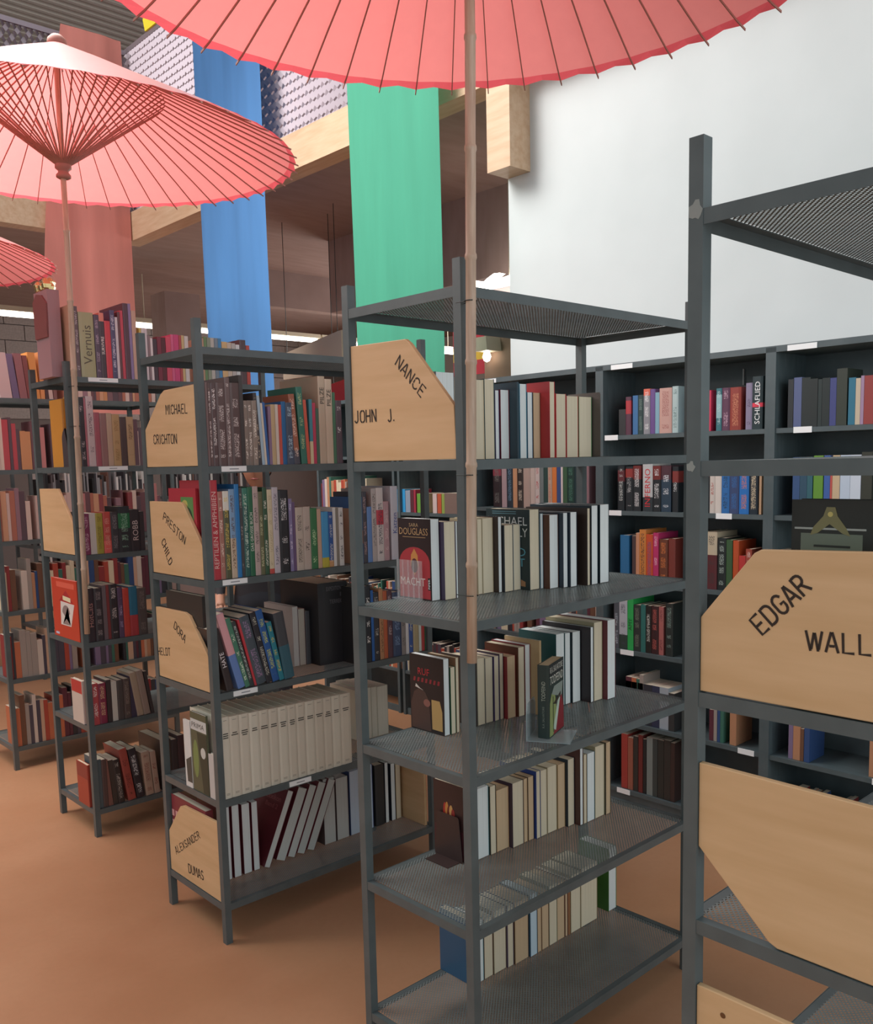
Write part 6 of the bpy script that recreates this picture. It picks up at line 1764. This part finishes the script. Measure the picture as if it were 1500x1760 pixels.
n3|0.408|0.020|0.02|0.2|0|2C2A30
n3|0.429|0.009|0.02|0.144|0|2C2A30
n3|0.440|0.019|0.02|0.177|0|8A8A8C
n3|0.460|0.011|0.02|0.241|0|1E1C1E
n3|0.471|0.020|0.02|0.197|0|8A8A8C
n3|0.492|0.021|0.02|0.207|0|3A3638
n3|0.514|0.019|0.02|0.177|0|8A8A8C
n3|0.533|0.016|0.02|0.158|0|44403E
n3|0.550|0.013|0.02|0.199|0|2A2628
n3|0.595|0.018|0.02|0.213|0|1E1C1E
n3|0.613|0.010|0.02|0.217|0|B8B4B0
n3|0.624|0.009|0.02|0.191|0|2C2A30
n3|0.634|0.018|0.02|0.143|0|3A3638
n3|0.653|0.017|0.02|0.222|0|1E1C1E
n3|0.671|0.014|0.02|0.171|0|3A3638
n3|0.686|0.013|0.02|0.214|0|B8B4B0
n3|0.700|0.018|0.02|0.151|0|D0CCC8
n3|0.719|0.019|0.02|0.153|0|D0CCC8
n3|0.740|0.017|0.02|0.188|0|44403E
n3|0.758|0.017|0.02|0.178|0|8A8A8C
n3|0.776|0.020|0.02|0.268|0|44403E
n3|0.827|0.017|0.02|0.234|0|302C30
n3|0.844|0.018|0.02|0.259|0|D0CCC8
n3|0.863|0.019|0.02|0.256|0|B8B4B0
n3|0.913|0.021|0.02|0.258|0|6A4A40
n3|0.935|0.008|0.02|0.266|0|2A2628
n3|0.944|0.017|0.02|0.155|0|5A5254
"""
# ------------------------------------------------------------------ books
CN = [('red','B83A44'),('dark red','7A2F34'),('orange','C8743C'),('tan','BC9A78'),('brown','6A4A3C'),('cream','D6CABA'),('white','DCDCDC'),('grey','8A8888'),('charcoal','3C3A3C'),('black','262729'),('navy','2C3C5C'),('blue','3268AC'),('pale blue','9CB4C8'),('teal','2E6870'),('dark green','2F5A46'),('green','5A8C48'),('olive','8C8850'),('yellow','C8B050'),('purple','6A4C78'),('lilac','98809C'),('pink','C8506C'),('dusty pink','B08486'),('mauve','7A6664')]
def cname(h):
    a = [int(h[i:i+2], 16) for i in (0, 2, 4)]
    return min(CN, key=lambda c: sum((int(c[1][i:i+2], 16)-a[i//2])**2 for i in (0, 2, 4)))[0]
ORD = 'first second third fourth fifth sixth seventh eighth ninth tenth eleventh twelfth thirteenth fourteenth fifteenth sixteenth seventeenth eighteenth nineteenth twentieth'.split()
def ordw(i):
    if i <= 20: return ORD[i-1]
    if i < 30: return 'twenty-'+ORD[i-21]
    if i == 30: return 'thirtieth'
    return 'thirty-'+ORD[i-31]
LVN = ['top', 'second', 'third', 'fourth', 'fifth', 'bottom']
UN = {'c': 'bamboo-pole unit', 'l': 'lettered-board unit', 't': 'blank-board unit', 'k': 'black bookcase'}
def cover_mesh(th, d, h, front):
    c = min(.0016, th*.12); b = min(.0022, th*.06) if th > .015 else 0
    P = [(0, d), (0, 0)]+([(th*.22, -b), (th*.78, -b)] if b else [])+[(th, 0), (th, d), (th-c, d), (th-c, c), (c, c), (c, d)]
    if not front: P = [(x, d-y) for x, y in P]
    n = len(P); v = [(x, y, 0) for x, y in P]+[(x, y, h) for x, y in P]
    f = [(i, (i+1) % n, n+(i+1) % n, n+i) for i in range(n)]
    o_ = n-4; k = len(P)-4
    rim = [(0, 1, n-2, n-1), (1, *range(2, n-5), n-5, n-3, n-2)]
    # caps: left board, spine, right board
    caps = [(0, 1, n-2, n-1), tuple(range(1, n-5+1))+(n-3, n-2), (n-5, n-4, n-3)]
    caps = [(n-1, 0, 1, n-2), tuple([1]+list(range(2, n-5))+[n-3, n-2]) if False else tuple(range(1, n-5))+(n-5, n-3, n-2) if False else tuple(range(1, n-5))+(n-3, n-2), (n-5, n-4, n-3, n-6) if False else (n-6, n-5, n-4, n-3)]
    for cp in caps: f.append(tuple(cp)[::-1]); f.append(tuple(i+n for i in cp))
    me = bpy.data.meshes.new('book'); me.from_pydata(v, [], f); me.update()
    bm = bmesh.new(); bm.from_mesh(me); bmesh.ops.recalc_face_normals(bm, faces=bm.faces); bm.to_mesh(me); bm.free(); return me
def make_book(k, n, u0, th, v, d, h, lean, colr, mode, pg, ink_, txt, bnd, label, group=None):
    z0 = LEV[k][n-1]+.0006; a = R(lean)
    ox, oz = u0, z0
    if lean < 0: ox = u0+th-th*math.cos(a); oz = z0+th*math.sin(-a)
    o = obj('book', cover_mesh(th, d, h, mode == 's'), COVER, None, wloc(k, ox, v, oz), wrot(k, -a)); tag(o, label, 'book', group)
    style(o, th, h, colr, ink_ if not txt else '', bnd)
    c = min(.0016, th*.12); g = .0022 if mode == 's' else .001
    y0, y1 = (c, d-.003) if mode == 's' else (.0012, d-c)
    p = obj('pages', MB().box(c, th-c, y0, y1, g, h-g).mesh('pages'), PAGES, o); p.color = (*lin(pg), 1)
    if txt:
        asp = TXT[txt][2]; ht = min(th*.58, h*.8/asp); wd = min(ht*asp, h*.8)
        text('spine_title', txt, (th/2+ht/2, -.0026, h*(.78 if txt == 'PILZE' else .5)-wd/2), (0, 0, 1), (-1, 0, 0), wd, ht, flat(ink_ or 'E0E0E0'), o)
    return o
def style(o, th, h, colr, ink_='', bnd=''):
    o.color = (*lin(colr), 1); o['bw'] = float(th); o['bh'] = float(h); o['seed'] = random.random()*90; o['hasink'] = 1.0 if ink_ else 0.0
    o['inkc'] = lin(ink_ or 'FFFFFF'); b = bnd.split(',') if bnd else ['2', '3', 'FFFFFF']; o['b0'] = float(b[0]); o['b1'] = float(b[1]); o['bandc'] = lin(b[2])
ROWS = [r.split('|') for r in BOOKS.strip().split('\n')]
prepare_text(sorted({r[11] for r in ROWS if r[11]} | set('DOUGLASS|SARA|MACHT|PIPER|RUF|MICHAEL|LLY|D|T|TODFEIND|R.A. SALVATORE|EXPEDITIONEN|INS|TIERREICH|Lexikon|Band 2|PRIMA'.split('|'))))
def shape(name, pts, m, parent, y_at=None, t=.0004):   # flat print on the left cover (faces -x): pts as (y, z)
    return obj(name, MB().prism(pts, lambda a, b, h: (h, a, b), -t, -.00005).mesh(name), m, parent)
def ell(cy_, cz, ry, rz, n=18): return [(cy_+ry*math.cos(2*math.pi*i/n), cz+rz*math.sin(2*math.pi*i/n)) for i in range(n)]
def lt(name, s, y, z, wd, ht, m, parent): return text(name, s, (-.0007, y, z), (0, -1, 0), (0, 0, 1), wd, ht, m, parent)   # y = left end as read
def art(kind, o, th, d, h):
    if kind == 'magic':
        shape('printed_oval', [(d*.97, .004), (d*.97, h*.45)]+[(d*.5+d*.47*math.cos(R(a)), h*.45+h*.2*math.sin(R(a))) for a in range(10, 171, 16)]+[(d*.03, h*.45), (d*.03, .004)], flat('A83038'), o)
        shape('printed_crest', [(d*.62, h*.42), (d*.6, h*.55), (d*.5, h*.63), (d*.4, h*.55), (d*.38, h*.42), (d*.5, h*.3)], flat('C88848'), o, t=.0006); shape('printed_crest', ell(d*.5, h*.42, d*.1, h*.09), flat('5A2428'), o, t=.0008)
        lt('cover_title', 'SARA', d*.64, h*.9, d*.28, h*.045, flat('B09470'), o); lt('cover_title', 'DOUGLASS', d*.95, h*.8, d*.88, h*.085, flat('B8946A'), o); shape('printed_rule', [(d*.85, h*.775), (d*.15, h*.775), (d*.15, h*.769), (d*.85, h*.769)], flat('B8946A'), o)
        lt('cover_title', 'MACHT', d*.94, h*.17, d*.76, h*.1, flat('E4CFC8'), o); b = shape('printed_tab', [(d*.02, h*.13), (d*.1, h*.13), (d*.1, h*.28), (d*.02, h*.28)], flat('1E1C1C'), o, t=.0006)
        text('cover_title', 'PIPER', (-.0009, d*.035, h*.145), (0, 0, 1), (0, 1, 0), h*.12, d*.05, flat('E8E8E8'), o)
    if kind == 'cloak':
        shape('printed_figure', [(d*.96, .003), (d*.98, h*.35), (d*.88, h*.5), (d*.72, h*.56), (d*.55, h*.52), (d*.44, h*.42), (d*.38, .003)], flat('4A3630'), o); shape('printed_panel', [(d*.36, h*.44), (d*.12, h*.44), (d*.05, h*.3), (d*.05, h*.05), (d*.35, h*.05)], flat('B8965E'), o)
        shape('printed_face', ell(d*.5, h*.38, d*.1, h*.05), flat('8A5A50'), o, t=.0006); shape('printed_ruff', [(d*.84, h*.57), (d*.6, h*.54), (d*.7, h*.56), (d*.82, h*.61)], flat('CFC6BC'), o, t=.0006)
        lt('cover_title', 'RUF', d*.75, h*.74, d*.34, h*.09, flat('B83038'), o)
        for i in range(7): shape('printed_letter', [(d*(.9-i*.12), h*.645), (d*(.84-i*.12), h*.645), (d*(.82-i*.12), h*.7), (d*(.88-i*.12), h*.7)], flat('8C2830'), o)
    if kind == 'thriller':
        lt('cover_title', 'MICHAEL', d*.95, h*.80, d*.9, h*.105, flat('D4DCDC'), o); lt('cover_title', 'LLY', d*.34, h*.66, d*.3, h*.105, flat('D4DCDC'), o); lt('cover_title', 'D', d*.24, h*.42, d*.15, h*.1, flat('5CA4B8'), o); lt('cover_title', 'T', d*.24, h*.29, d*.13, h*.1, flat('5CA4B8'), o)
        for i in range(2): shape('printed_line', [(d*.85, h*(.965-i*.025)), (d*.3, h*(.965-i*.025)), (d*.3, h*(.973-i*.025)), (d*.85, h*(.973-i*.025))], flat('6A9AA8'), o)
        shape('printed_figure', [(d*.9, h*.16), (d*.5, h*.2), (d*.1, h*.1), (d*.1, h*.04), (d*.6, h*.06)], flat('A87C58'), o)
    if kind == 'flame':
        for i in range(5): shape('printed_flame', ell(d*(.62-.07*i), h*(.6+.03*(i % 2)), d*.06, h*(.13-.015*i), 10), flat(('A83028', 'C08040', '6A2420', 'C8985C', '8C2C28')[i]), o, t=.0004+.0002*i)
        shape('printed_band', [(d*.98, .004), (d*.02, .004), (d*.02, h*.4), (d*.98, h*.4)], flat('4A2228'), o)
    if kind == 'box':
        for i, (s, f_) in enumerate((('EXPEDITIONEN', .62), ('INS', .16), ('TIERREICH', .52))): text('spine_title', s, (th*.9-th*f_, -.0028, h*(.9-.08*i)), (1, 0, 0), (0, 0, 1), th*f_, h*.05, flat('6E6C70'), o)
    if kind == 'vol':
        for i in range(2+int(random.random()*2)):
            wd = th*random.uniform(.45, .75); obj('printed_line', MB().box(th/2-wd/2, th/2+wd/2, -.0028, -.0023, h*.79-i*.0075, h*.79-i*.0075+.0035).mesh('printed_line'), flat('4A4640'), o)
        for zz in (.955, .045, .06): obj('printed_line', MB().box(th*.3, th*.7, -.0028, -.0023, h*zz, h*zz+.0014).mesh('printed_line'), flat('8A8478'), o)
    if kind == 'lex':
        lt('cover_title', 'Lexikon', d*.62, h*.82, d*.5, h*.07, flat('9A5A5C'), o); lt('cover_title', 'Band 2', d*.58, h*.72, d*.42, h*.06, flat('9A5A5C'), o)
for r in ROWS:
    k, n = r[0][0], int(r[0][1]); u0, th, v, d, h, lean = map(float, r[1:7]); i = int(r[14])
    size = 'slim ' if th < .02 else ('thick ' if th > .042 else ''); tall = 'tall ' if h > .285 else ''
    side = 'pages outward' if r[8] == 'p' else ''
    where = UN[k]
    if k == 'k': where = ('far', 'middle', 'near')[min(2, int(u0//.86))]+' '+where
    lab = f"{size}{tall}{cname(r[7])} book{', '+side if side else ''}, {ordw(i)} from left on {LVN[n-1]} shelf of {where}"
    if lean and abs(lean) > 7: lab = 'leaning '+lab
    o = make_book(k, n, u0, th, v, d, h, lean, r[7], r[8], r[9], r[10], r[11], r[12], lab[0].lower()+lab[1:], f'books on the {where}')
    if r[13]: art(r[13], o, th, d, h)
# covers turned to the end of the units
def end_book(k, n, u0, th, v, d, h, colr, label, pg='E6DCC8', cat='book', lean=0):
    o = make_book(k, n, u0, th, v, d, h, lean, colr, 's', pg, '', '', '', label); return o
o = end_book('l', 3, .0172, .01, .085, .2, .31, 'B03440', 'red picture book whose cover shows behind the second plywood end board')
shape('cover_picture', [(.02, .17), (.11, .17), (.11, .28), (.02, .28)], flat('5A8A4C'), o); shape('cover_picture', ell(.06, .21, .03, .035), flat('2C4A34'), o, t=.0007); shape('cover_picture', ell(.08, .255, .02, .015), flat('B8B060'), o, t=.0007)
o = end_book('l', 4, .0172, .024, .08, .27, .33, '38322F', 'black book with faint text lines, cover showing behind the third plywood end board')
for i in range(6): shape('printed_line', [(.24, .25-i*.014), (.07+(.05 if i == 5 else 0), .25-i*.014), (.07+(.05 if i == 5 else 0), .256-i*.014), (.24, .256-i*.014)], flat('6A5844'), o)
o = end_book('l', 6, .0172, .03, .14, .265, .30, '84303A', 'dark red book with pink print behind the lowest plywood end board')
for i in range(3):
    for j in range(6): shape('printed_letter', [(.265-j*.028, .215-i*.04), (.247-j*.028, .215-i*.04), (.247-j*.028, .24-i*.04), (.265-j*.028, .24-i*.04)], flat('D09898'), o)
o = end_book('l', 5, .004, .008, .075, .115, .29, '5A5E48', 'green and white nature magazine leaning behind a corner post', 'F0F0F0')
shape('cover_strip', [(.0, .225), (.114, .225), (.114, .265), (.0, .265)], flat('C8C8C4'), o); lt('cover_title', 'PRIMA', .105, .235, .09, .018, flat('4A4A48'), o); shape('cover_picture', [(.0, .003), (.04, .003), (.07, .22), (.0, .22)], flat('3A3E30'), o); shape('cover_picture', ell(.085, .12, .02, .07), flat('7A8A50'), o); shape('cover_picture', ell(.03, .15, .018, .02), flat('C8C8C0'), o, t=.0007)
o = end_book('l', 5, .003, .006, .195, .05, .25, 'DCDCD8', 'white magazine cover half hidden behind the nature magazine')
shape('cover_picture', [(.0, .02), (.035, .02), (.04, .1), (.0, .12)], flat('4A4A44'), o)
o = end_book('l', 5, .0035, .012, .028, .04, .16, 'C8C4C0', 'small pale slip box in front of the nature magazine'); 
o = end_book('t', 2, .0185, .03, .113, .14, .30, 'D0923C', 'tall yellow file at the end of the blank-board unit\'s second shelf', 'D8A048')
o = end_book('t', 4, .0015, .012, .04, .30, .275, 'C8462F', 'orange-red book with a printed white archway, facing the aisle', 'F0F0F0')
dd, hh = .30, .275
shape('printed_gable', [(.22, .17), (.05, .17), (.13, .225)], flat('A82C2C'), o); shape('printed_sign', [(.17, .178), (.08, .172), (.08, .192), (.17, .198)], flat('E0D8B0'), o, t=.0008); shape('printed_arch', [(.21, .06), (.09, .06), (.04, .165), (.2, .17)], flat('D8D0C8'), o, t=.0007)
shape('printed_arch', [(.185, .065)]+[(.14+.045*math.cos(R(a)), .12+.035*math.sin(R(a))) for a in range(0, 181, 20)][::-1]+[(.095, .065)], flat('8C7C78'), o, t=.0009); shape('printed_panel', [(.24, .235), (.03, .235), (.03, .26), (.24, .26)], flat('D8604A'), o); shape('printed_logo', [(.28, .01), (.24, .01), (.24, .02), (.28, .02)], flat('C0C0D8'), o)
o = end_book('t', 5, .002, .016, .06, .125, .20, 'CFC0B4', 'white book with a red top at the end of the blank-board unit\'s fifth shelf'); shape('cover_band', [(.003, .14), (.122, .14), (.122, .198), (.003, .198)], flat('B83A34'), o)
o = end_book('t', 6, .0, .016, .06, .125, .20, 'A8402F', 'red paperback at the end of the blank-board unit\'s bottom shelf', 'E8D8BC'); shape('cover_band', [(.003, .13), (.122, .13), (.122, .198), (.003, .198)], flat('8C3A30'), o)
# dark emblem book behind the EDGAR board
o = end_book('r', 3, .10, .035, .05, .262, .309, '2C2E28', 'large dark book with a silver emblem showing above the EDGAR board', 'DDE4E2')
EM = lambda q: [(y_+.0516, z_+.022) for y_, z_ in q]
shape('printed_plate', EM([(.195, .13), (.10, .13), (.10, .235), (.195, .235)]), flat('76806F', .4), o); shape('printed_rod', EM([(.205, .241), (.095, .241), (.095, .244), (.205, .244)]), flat('B4B8B0', .3), o, t=.0008)
shape('printed_crest', EM([(.18, .232), (.175, .245), (.16, .262), (.155, .276), (.142, .276), (.138, .262), (.125, .245), (.118, .232), (.13, .236), (.15, .25), (.168, .236)]), flat('8A8458', .3), o, t=.001); shape('printed_crest', EM(ell(.149, .265, .004, .004)), flat('D8C878', .3), o, t=.0014)
for i in range(4): shape('printed_line', EM([(.178-.004*(i == 0), .214-i*.009), (.118, .214-i*.009), (.118, .2175-i*.009), (.178-.004*(i == 0), .2175-i*.009)]), flat('30342E'), o, t=.0008)
shape('printed_figure', [(.09, .15), (.03, .15), (.0, .23), (.0, .245), (.05, .225), (.085, .21)], flat('7A4A3C'), o); shape('printed_streak', [(.12, .286), (.05, .288), (.05, .29), (.12, .2885)], flat('5A5038'), o)
# book standing on an acrylic bookend
yaw = R(21); k = 'c'; x, y, z = wloc('c', .362, .093, .905+.004)
o = obj('book', cover_mesh(.033, .128, .205, True), COVER, None, (x, y, z), (0, R(0), R(FRM['c'][2])+yaw-R(90)+R(90))); tag(o, 'dark green fantasy paperback standing on the clear bookend, cover towards the aisle', 'book'); style(o, .033, .205, '2E3E3A')
# local x = thickness must point to the aisle: turn the book so the spine faces left and the cover faces the aisle
o.rotation_euler = (0, 0, R(FRM['c'][2])+yaw-R(90)); 
p = obj('pages', MB().box(.0016, .0314, 0.0016, .126, .001, .204).mesh('pages'), PAGES, o); p.color = (*lin('D8BC98'), 1)
def rc(name, pts, m, t=.0004): return obj(name, MB().prism([(a*1.085, b*1.068) for a, b in pts], lambda a, b, h: (h, a, b), .033+.00005, .033+t).mesh(name), m, o)
text('spine_title', 'TODFEIND', (.023, -.0028, .105), (0, 0, 1), (-1, 0, 0), .055, .011, flat('B0B8A8'), o); text('spine_title', 'R.A. SALVATORE', (.02, -.0028, .03), (0, 0, 1), (-1, 0, 0), .06, .006, flat('8A9488'), o)
rc('printed_panel', [(.002, .155), (.116, .155), (.116, .19), (.002, .19)], flat('2A3030')); text('cover_title', 'R.A. SALVATORE', (.0337, .009, .180), (0, 1, 0), (0, 0, 1), .108, .017, flat('D0D0C4'), o); text('cover_title', 'TODFEIND', (.0337, .007, .148), (0, 1, 0), (0, 0, 1), .112, .0235, flat('D4D4C8'), o)
rc('printed_glow', [(.003, .003), (.07, .003), (.06, .06), (.045, .11), (.02, .115), (.006, .09)], flat('8E9C62')); rc('printed_cloud', [(.02, .112), (.1, .09), (.11, .13), (.04, .13)], flat('8C9890'), .0005); rc('printed_dress', [(.03, .003), (.116, .003), (.113, .06), (.1, .095), (.085, .09), (.07, .05)], flat('8A2830'), .0007); rc('printed_skirt', [(.03, .02), (.05, .01), (.085, .09), (.075, .1)], flat('C0D0C0'), .0009); rc('printed_arm', [(.03, .085), (.075, .1), (.09, .105), (.09, .095), (.05, .08)], flat('3A3028'), .0009); rc('printed_sword', [(.03, .01), (.033, .01), (.031, .105), (.028, .105)], flat('2A2A28'), .0011)
be = thing('acrylic_bookend', 'clear acrylic bookend under the dark green fantasy paperback', 'bookend', wloc('c', .3214, .1011, .9056), R(FRM['c'][2]-60.2)); 
obj('base_plate', MB().box(0, .121, 0, .124, 0, .003).mesh('base_plate'), ACR2, be); obj('upright_plate', MB().prism([(0, .003), (.124, .003), (.124, .08), (.104, .1), (.02, .1), (0, .08)], lambda a, b, h: (h, a, b), 0, .003).mesh('upright_plate'), ACR2, be)
be = thing('acrylic_bookend', 'ribbed clear acrylic bookend in front of the red and black fantasy cover', 'bookend', wloc('c', .172, .345, 1.2905), R(FRM['c'][2]))
obj('upright_plate', MB().box(0, .003, 0, .105, 0, .11).mesh('upright_plate'), ACR, be); obj('base_plate', MB().box(-.02, 0, 0, .105, 0, .003).mesh('base_plate'), ACR, be)
rib_me = MB().box(-.003, 0, 0, .004, .003, .11).mesh('rib')
for i in range(5): obj('rib', rib_me, ACR, be, (0, .008+i*.022, 0))
def plate_end(k, n, x, y0, wd, ht, m, label, taper=.0, rad=.03, base=.1, sx=1):
    b = thing('bookend', label, 'bookend', wloc(k, x, y0, LEV[k][n-1]+.0006), R(FRM[k][2]))
    pts = [(0, 0), (wd, 0), (wd-taper, ht-rad)]+[(wd-taper-rad+rad*math.cos(R(a)), ht-rad+rad*math.sin(R(a))) for a in range(15, 91, 25)]+[(taper+rad+rad*math.cos(R(a)), ht-rad+rad*math.sin(R(a))) for a in range(90, 181, 30)]
    obj('upright_plate', MB().prism(pts, lambda a, c, h: (h, a, c), 0, .0018).mesh('upright_plate'), m, b); obj('foot_plate', MB().box(min(0, sx*base), max(0, sx*base), .01, wd-.01, 0, .0015).mesh('foot_plate'), m, b)
plate_end('c', 5, .262, .30, .115, .135, flat('3A2A28', .4), 'dark trapezoid bookend plate in front of the flame-printed cover', .012, .008, .05, -1)
plate_end('c', 2, .846, .24, .13, .20, flat('5A5450', .4), 'tall grey-brown bookend plate closing the second shelf of the bamboo-pole unit', 0, .006, .06, 1)
plate_end('c', 5, .903, .285, .13, .165, flat('A8402C', .35), 'rounded orange-red bookend closing the fifth shelf of the bamboo-pole unit', 0, .03, .06, 1)
plate_end('t', 2, .012, .03, .085, .17, flat('4C4446', .4), 'dark rounded bookend in front of the tall yellow file', 0, .05, .006, -1)
o = obj('plain_board', MB().box(0, .012, 0, .38, 0, .30).mesh('plain_board'), PLY, None, wloc('l', .965, .03, .1447), wrot('l')); tag(o, 'plain brown board closing the far end of the lettered-board unit\'s bottom shelf', 'board')
# stuff: books too many and too small to tell apart one by one
vv, ff, cc = [], [], []
for r in FAR_BOOKS.strip().split('\n'):
    r = r.split('|'); k, n = r[0][0], int(r[0][1]); u0, th, v, h, lean = map(float, r[1:6]); a = R(lean); c = lin(r[6]); z0 = LEV[k][n-1]+.001; b = len(vv); d = .14
    loc = []
    for x, y, z in ((0, 0, 0), (th, 0, 0), (th, d, 0), (0, d, 0), (0, 0, h), (th, 0, h), (th, d, h), (0, d, h)): loc.append(wloc(k, u0+x-z*math.sin(a), v+y, z0+z))
    vv += loc; ff += [(b, b+1, b+5, b+4), (b+1, b+2, b+6, b+5), (b+2, b+3, b+7, b+6), (b+3, b, b+4, b+7), (b+4, b+5, b+6, b+7)]; cc += [c, c, c, c, lin('D8CCB8')]
me = bpy.data.meshes.new('books'); me.from_pydata(vv, [], ff); me.update(); at = me.color_attributes.new('Col', 'FLOAT_COLOR', 'CORNER')
i = 0
for f_, c in zip(ff, cc):
    for _ in f_: at.data[i].color = (*c, 1); i += 1
o = obj('books', me, FARM, kind='stuff'); tag(o, 'rows of far and half-hidden books behind the nearer shelves', 'books')
# gift bag on the far unit
b = thing('gift_bag', 'brown and mauve paper bag with crumpled gold foil on the far unit', 'bag', wloc('f', -.06, -1.1+.0, 0))
b.location = wloc('t', .0, .06, 2.0765)
obj('body', MB().box(-.03, .022, 0, .155, 0, .37).mesh('body'), flat('A08084', .8), b); obj('panel', MB().prism([(.01, .17), (.15, .17), (.155, .33), (.11, .36), (.05, .35), (.0, .31)], lambda a, c, h: (h, a, c), -.037, -.029).mesh('panel'), flat('7C4A48', .8), b)
fo = MB()
for i in range(16): fo.lathe([(0, -.022), (.016, -.012), (.02, .004), (.008, .02), (0, .022)], 5, (random.uniform(-.025, .015), random.uniform(.02, .14), .365+random.uniform(0, .05)))
obj('foil', fo.mesh('foil'), mat('gold_foil', 'D8C48A', .25, .8), b, kind='stuff')
# ------------------------------------------------------------------ person standing beyond the shelves
def person():
    root = thing('person', 'person in dark clothing standing behind the shelves, only the lower face showing', 'person', (2.86, 4.62, 0), R(-38))
    J = {'pel': (0, 0, .95), 'sp': (0, .01, 1.15), 'ch': (0, .0, 1.33), 'nk': (0, .0, 1.47), 'hd': (0, -.01, 1.53)}
    V = [J[k_] for k_ in ('pel', 'sp', 'ch', 'nk', 'hd')]; E_ = [(0, 1), (1, 2), (2, 3), (3, 4)]; Rd = [.13, .125, .135, .058, .054]
    def add(p, r_, frm): V.append(p); Rd.append(r_); E_.append((frm, len(V)-1)); return len(V)-1
    for s in (-1, 1):
        sh = add((s*.185, 0, 1.4), .062, 2); el = add((s*.235, .03, 1.12), .046, sh); wr = add((s*.225, -.14, .93), .03, el); hp = add((s*.222, -.2, .90), .032, wr)
        for i in range(4): f1_ = add((s*(.2+.014*i), -.245, .885-.004*i), .0095, hp); add((s*(.2+.014*i), -.275+.004*abs(i-1), .862), .008, f1_)
        tb = add((s*.19, -.215, .885), .01, hp); add((s*.18, -.245, .87), .009, tb)
        hpj = add((s*.095, 0, .88), .095, 0); kn = add((s*.105, -.02, .49), .06, hpj); an = add((s*.11, .03, .09), .04, kn); add((s*.125, -.12, .045), .036, an)
    me = bpy.data.meshes.new('body'); me.from_pydata(V, E_, []); me.update()
    o = obj('body', me, None, root); o.modifiers.new('skin', 'SKIN'); sv = me.skin_vertices[0].data
    for i, r_ in enumerate(Rd): sv[i].radius = (r_, r_*(.75 if i < 3 else 1))
    sv[0].use_root = True; ss = o.modifiers.new('s', 'SUBSURF'); ss.levels = ss.render_levels = 2
    dg = bpy.context.evaluated_depsgraph_get(); m2 = bpy.data.meshes.new_from_object(o.evaluated_get(dg)); o.modifiers.clear(); o.data = m2
    # head joined to the same skin
    bm = bmesh.new(); bm.from_mesh(m2)
    hd = bmesh.ops.create_uvsphere(bm, u_segments=36, v_segments=28, radius=1)['verts']
    for v_ in hd:
        x, y, z = v_.co; fr_ = max(0, -y)
        jaw = 1-.2*max(0, -z)**1.3
        X = x*.076*jaw; Y = y*.098*(1-.12*max(0, -z)); Z = z*.118
        nose = .024*math.exp(-((x/.16)**2))*math.exp(-(((z+.12)/.2)**2))*(fr_ > .5); sock = -.009*sum(math.exp(-(((x-e)/.2)**2)) for e in (-.42, .42))*math.exp(-(((z-.12)/.14)**2))*(fr_ > .4)
        lip = .006*math.exp(-((x/.3)**2))*math.exp(-(((z+.5)/.09)**2))*(fr_ > .4); chin = .010*math.exp(-((x/.35)**2))*math.exp(-(((z+.82)/.14)**2))*(fr_ > .1); brow = .005*math.exp(-(((z-.3)/.1)**2))*(fr_ > .5)
        Y -= nose+sock+lip+chin+brow; v_.co = (X, Y-.02, 1.655+Z)
    bm.to_mesh(m2); bm.free()
    for m_ in (flat('C08A70', .5), flat('2C2A2E', .8), flat('30343C', .8), flat('2A2422', .6)): m2.materials.append(m_)
    for p_ in m2.polygons:
        c_ = p_.center; p_.use_smooth = True
        hand = abs(c_.x) > .15 and c_.y < -.13 and .8 < c_.z < .95
        p_.material_index = 0 if (c_.z > 1.475 or hand) else (1 if c_.z > .93 or abs(c_.x) > .2 else (2 if c_.z > .1 else 3))
    hr = MB().lathe([(0, .128), (.05, .118), (.08, .075), (.088, .02), (.085, -.03), (.07, -.05)], 28).mesh('hair', True)
    for v_ in hr.vertices:
        v_.co.y *= 1.2
        if v_.co.y < -.02: v_.co.z = max(v_.co.z, .085); v_.co.y *= .9
    obj('hair', hr, flat('241E1C', .6), root, (0, -.008, 1.655))
    for s in (-1, 1):
        obj('eye', MB().lathe([(0, -.012), (.009, -.008), (.012, 0), (.009, .008), (0, .012)], 12).mesh('eye', True), flat('E8E4E0', .2), root, (s*.032, -.096, 1.669)); obj('iris', MB().lathe([(0, .001), (.0055, 0)], 12).mesh('iris'), flat('2A1C14', .2), root, (s*.032, -.1085, 1.669), (R(90), 0, 0))
        obj('ear', MB().lathe([(0, -.006), (.02, -.004), (.026, .002), (.018, .007), (0, .004)], 14).mesh('ear', True), flat('B88068', .5), root, (s*.074, -.015, 1.65), (0, R(90), 0))
        obj('eyebrow', MB().tube([(-.018, 0, 0), (0, -.003, .004), (.018, 0, 0)], .0035, 6).mesh('eyebrow'), flat('241E1C', .7), root, (s*.032, -.112, 1.69))
    obj('lips', MB().tube([(-.024, .006, 0), (-.01, -.001, .002), (0, -.0025, 0), (.01, -.001, .002), (.024, .006, 0)], [.002, .005, .0055, .005, .002], 8).mesh('lips', True), flat('A05A54', .4), root, (0, -.124, 1.597))
person()
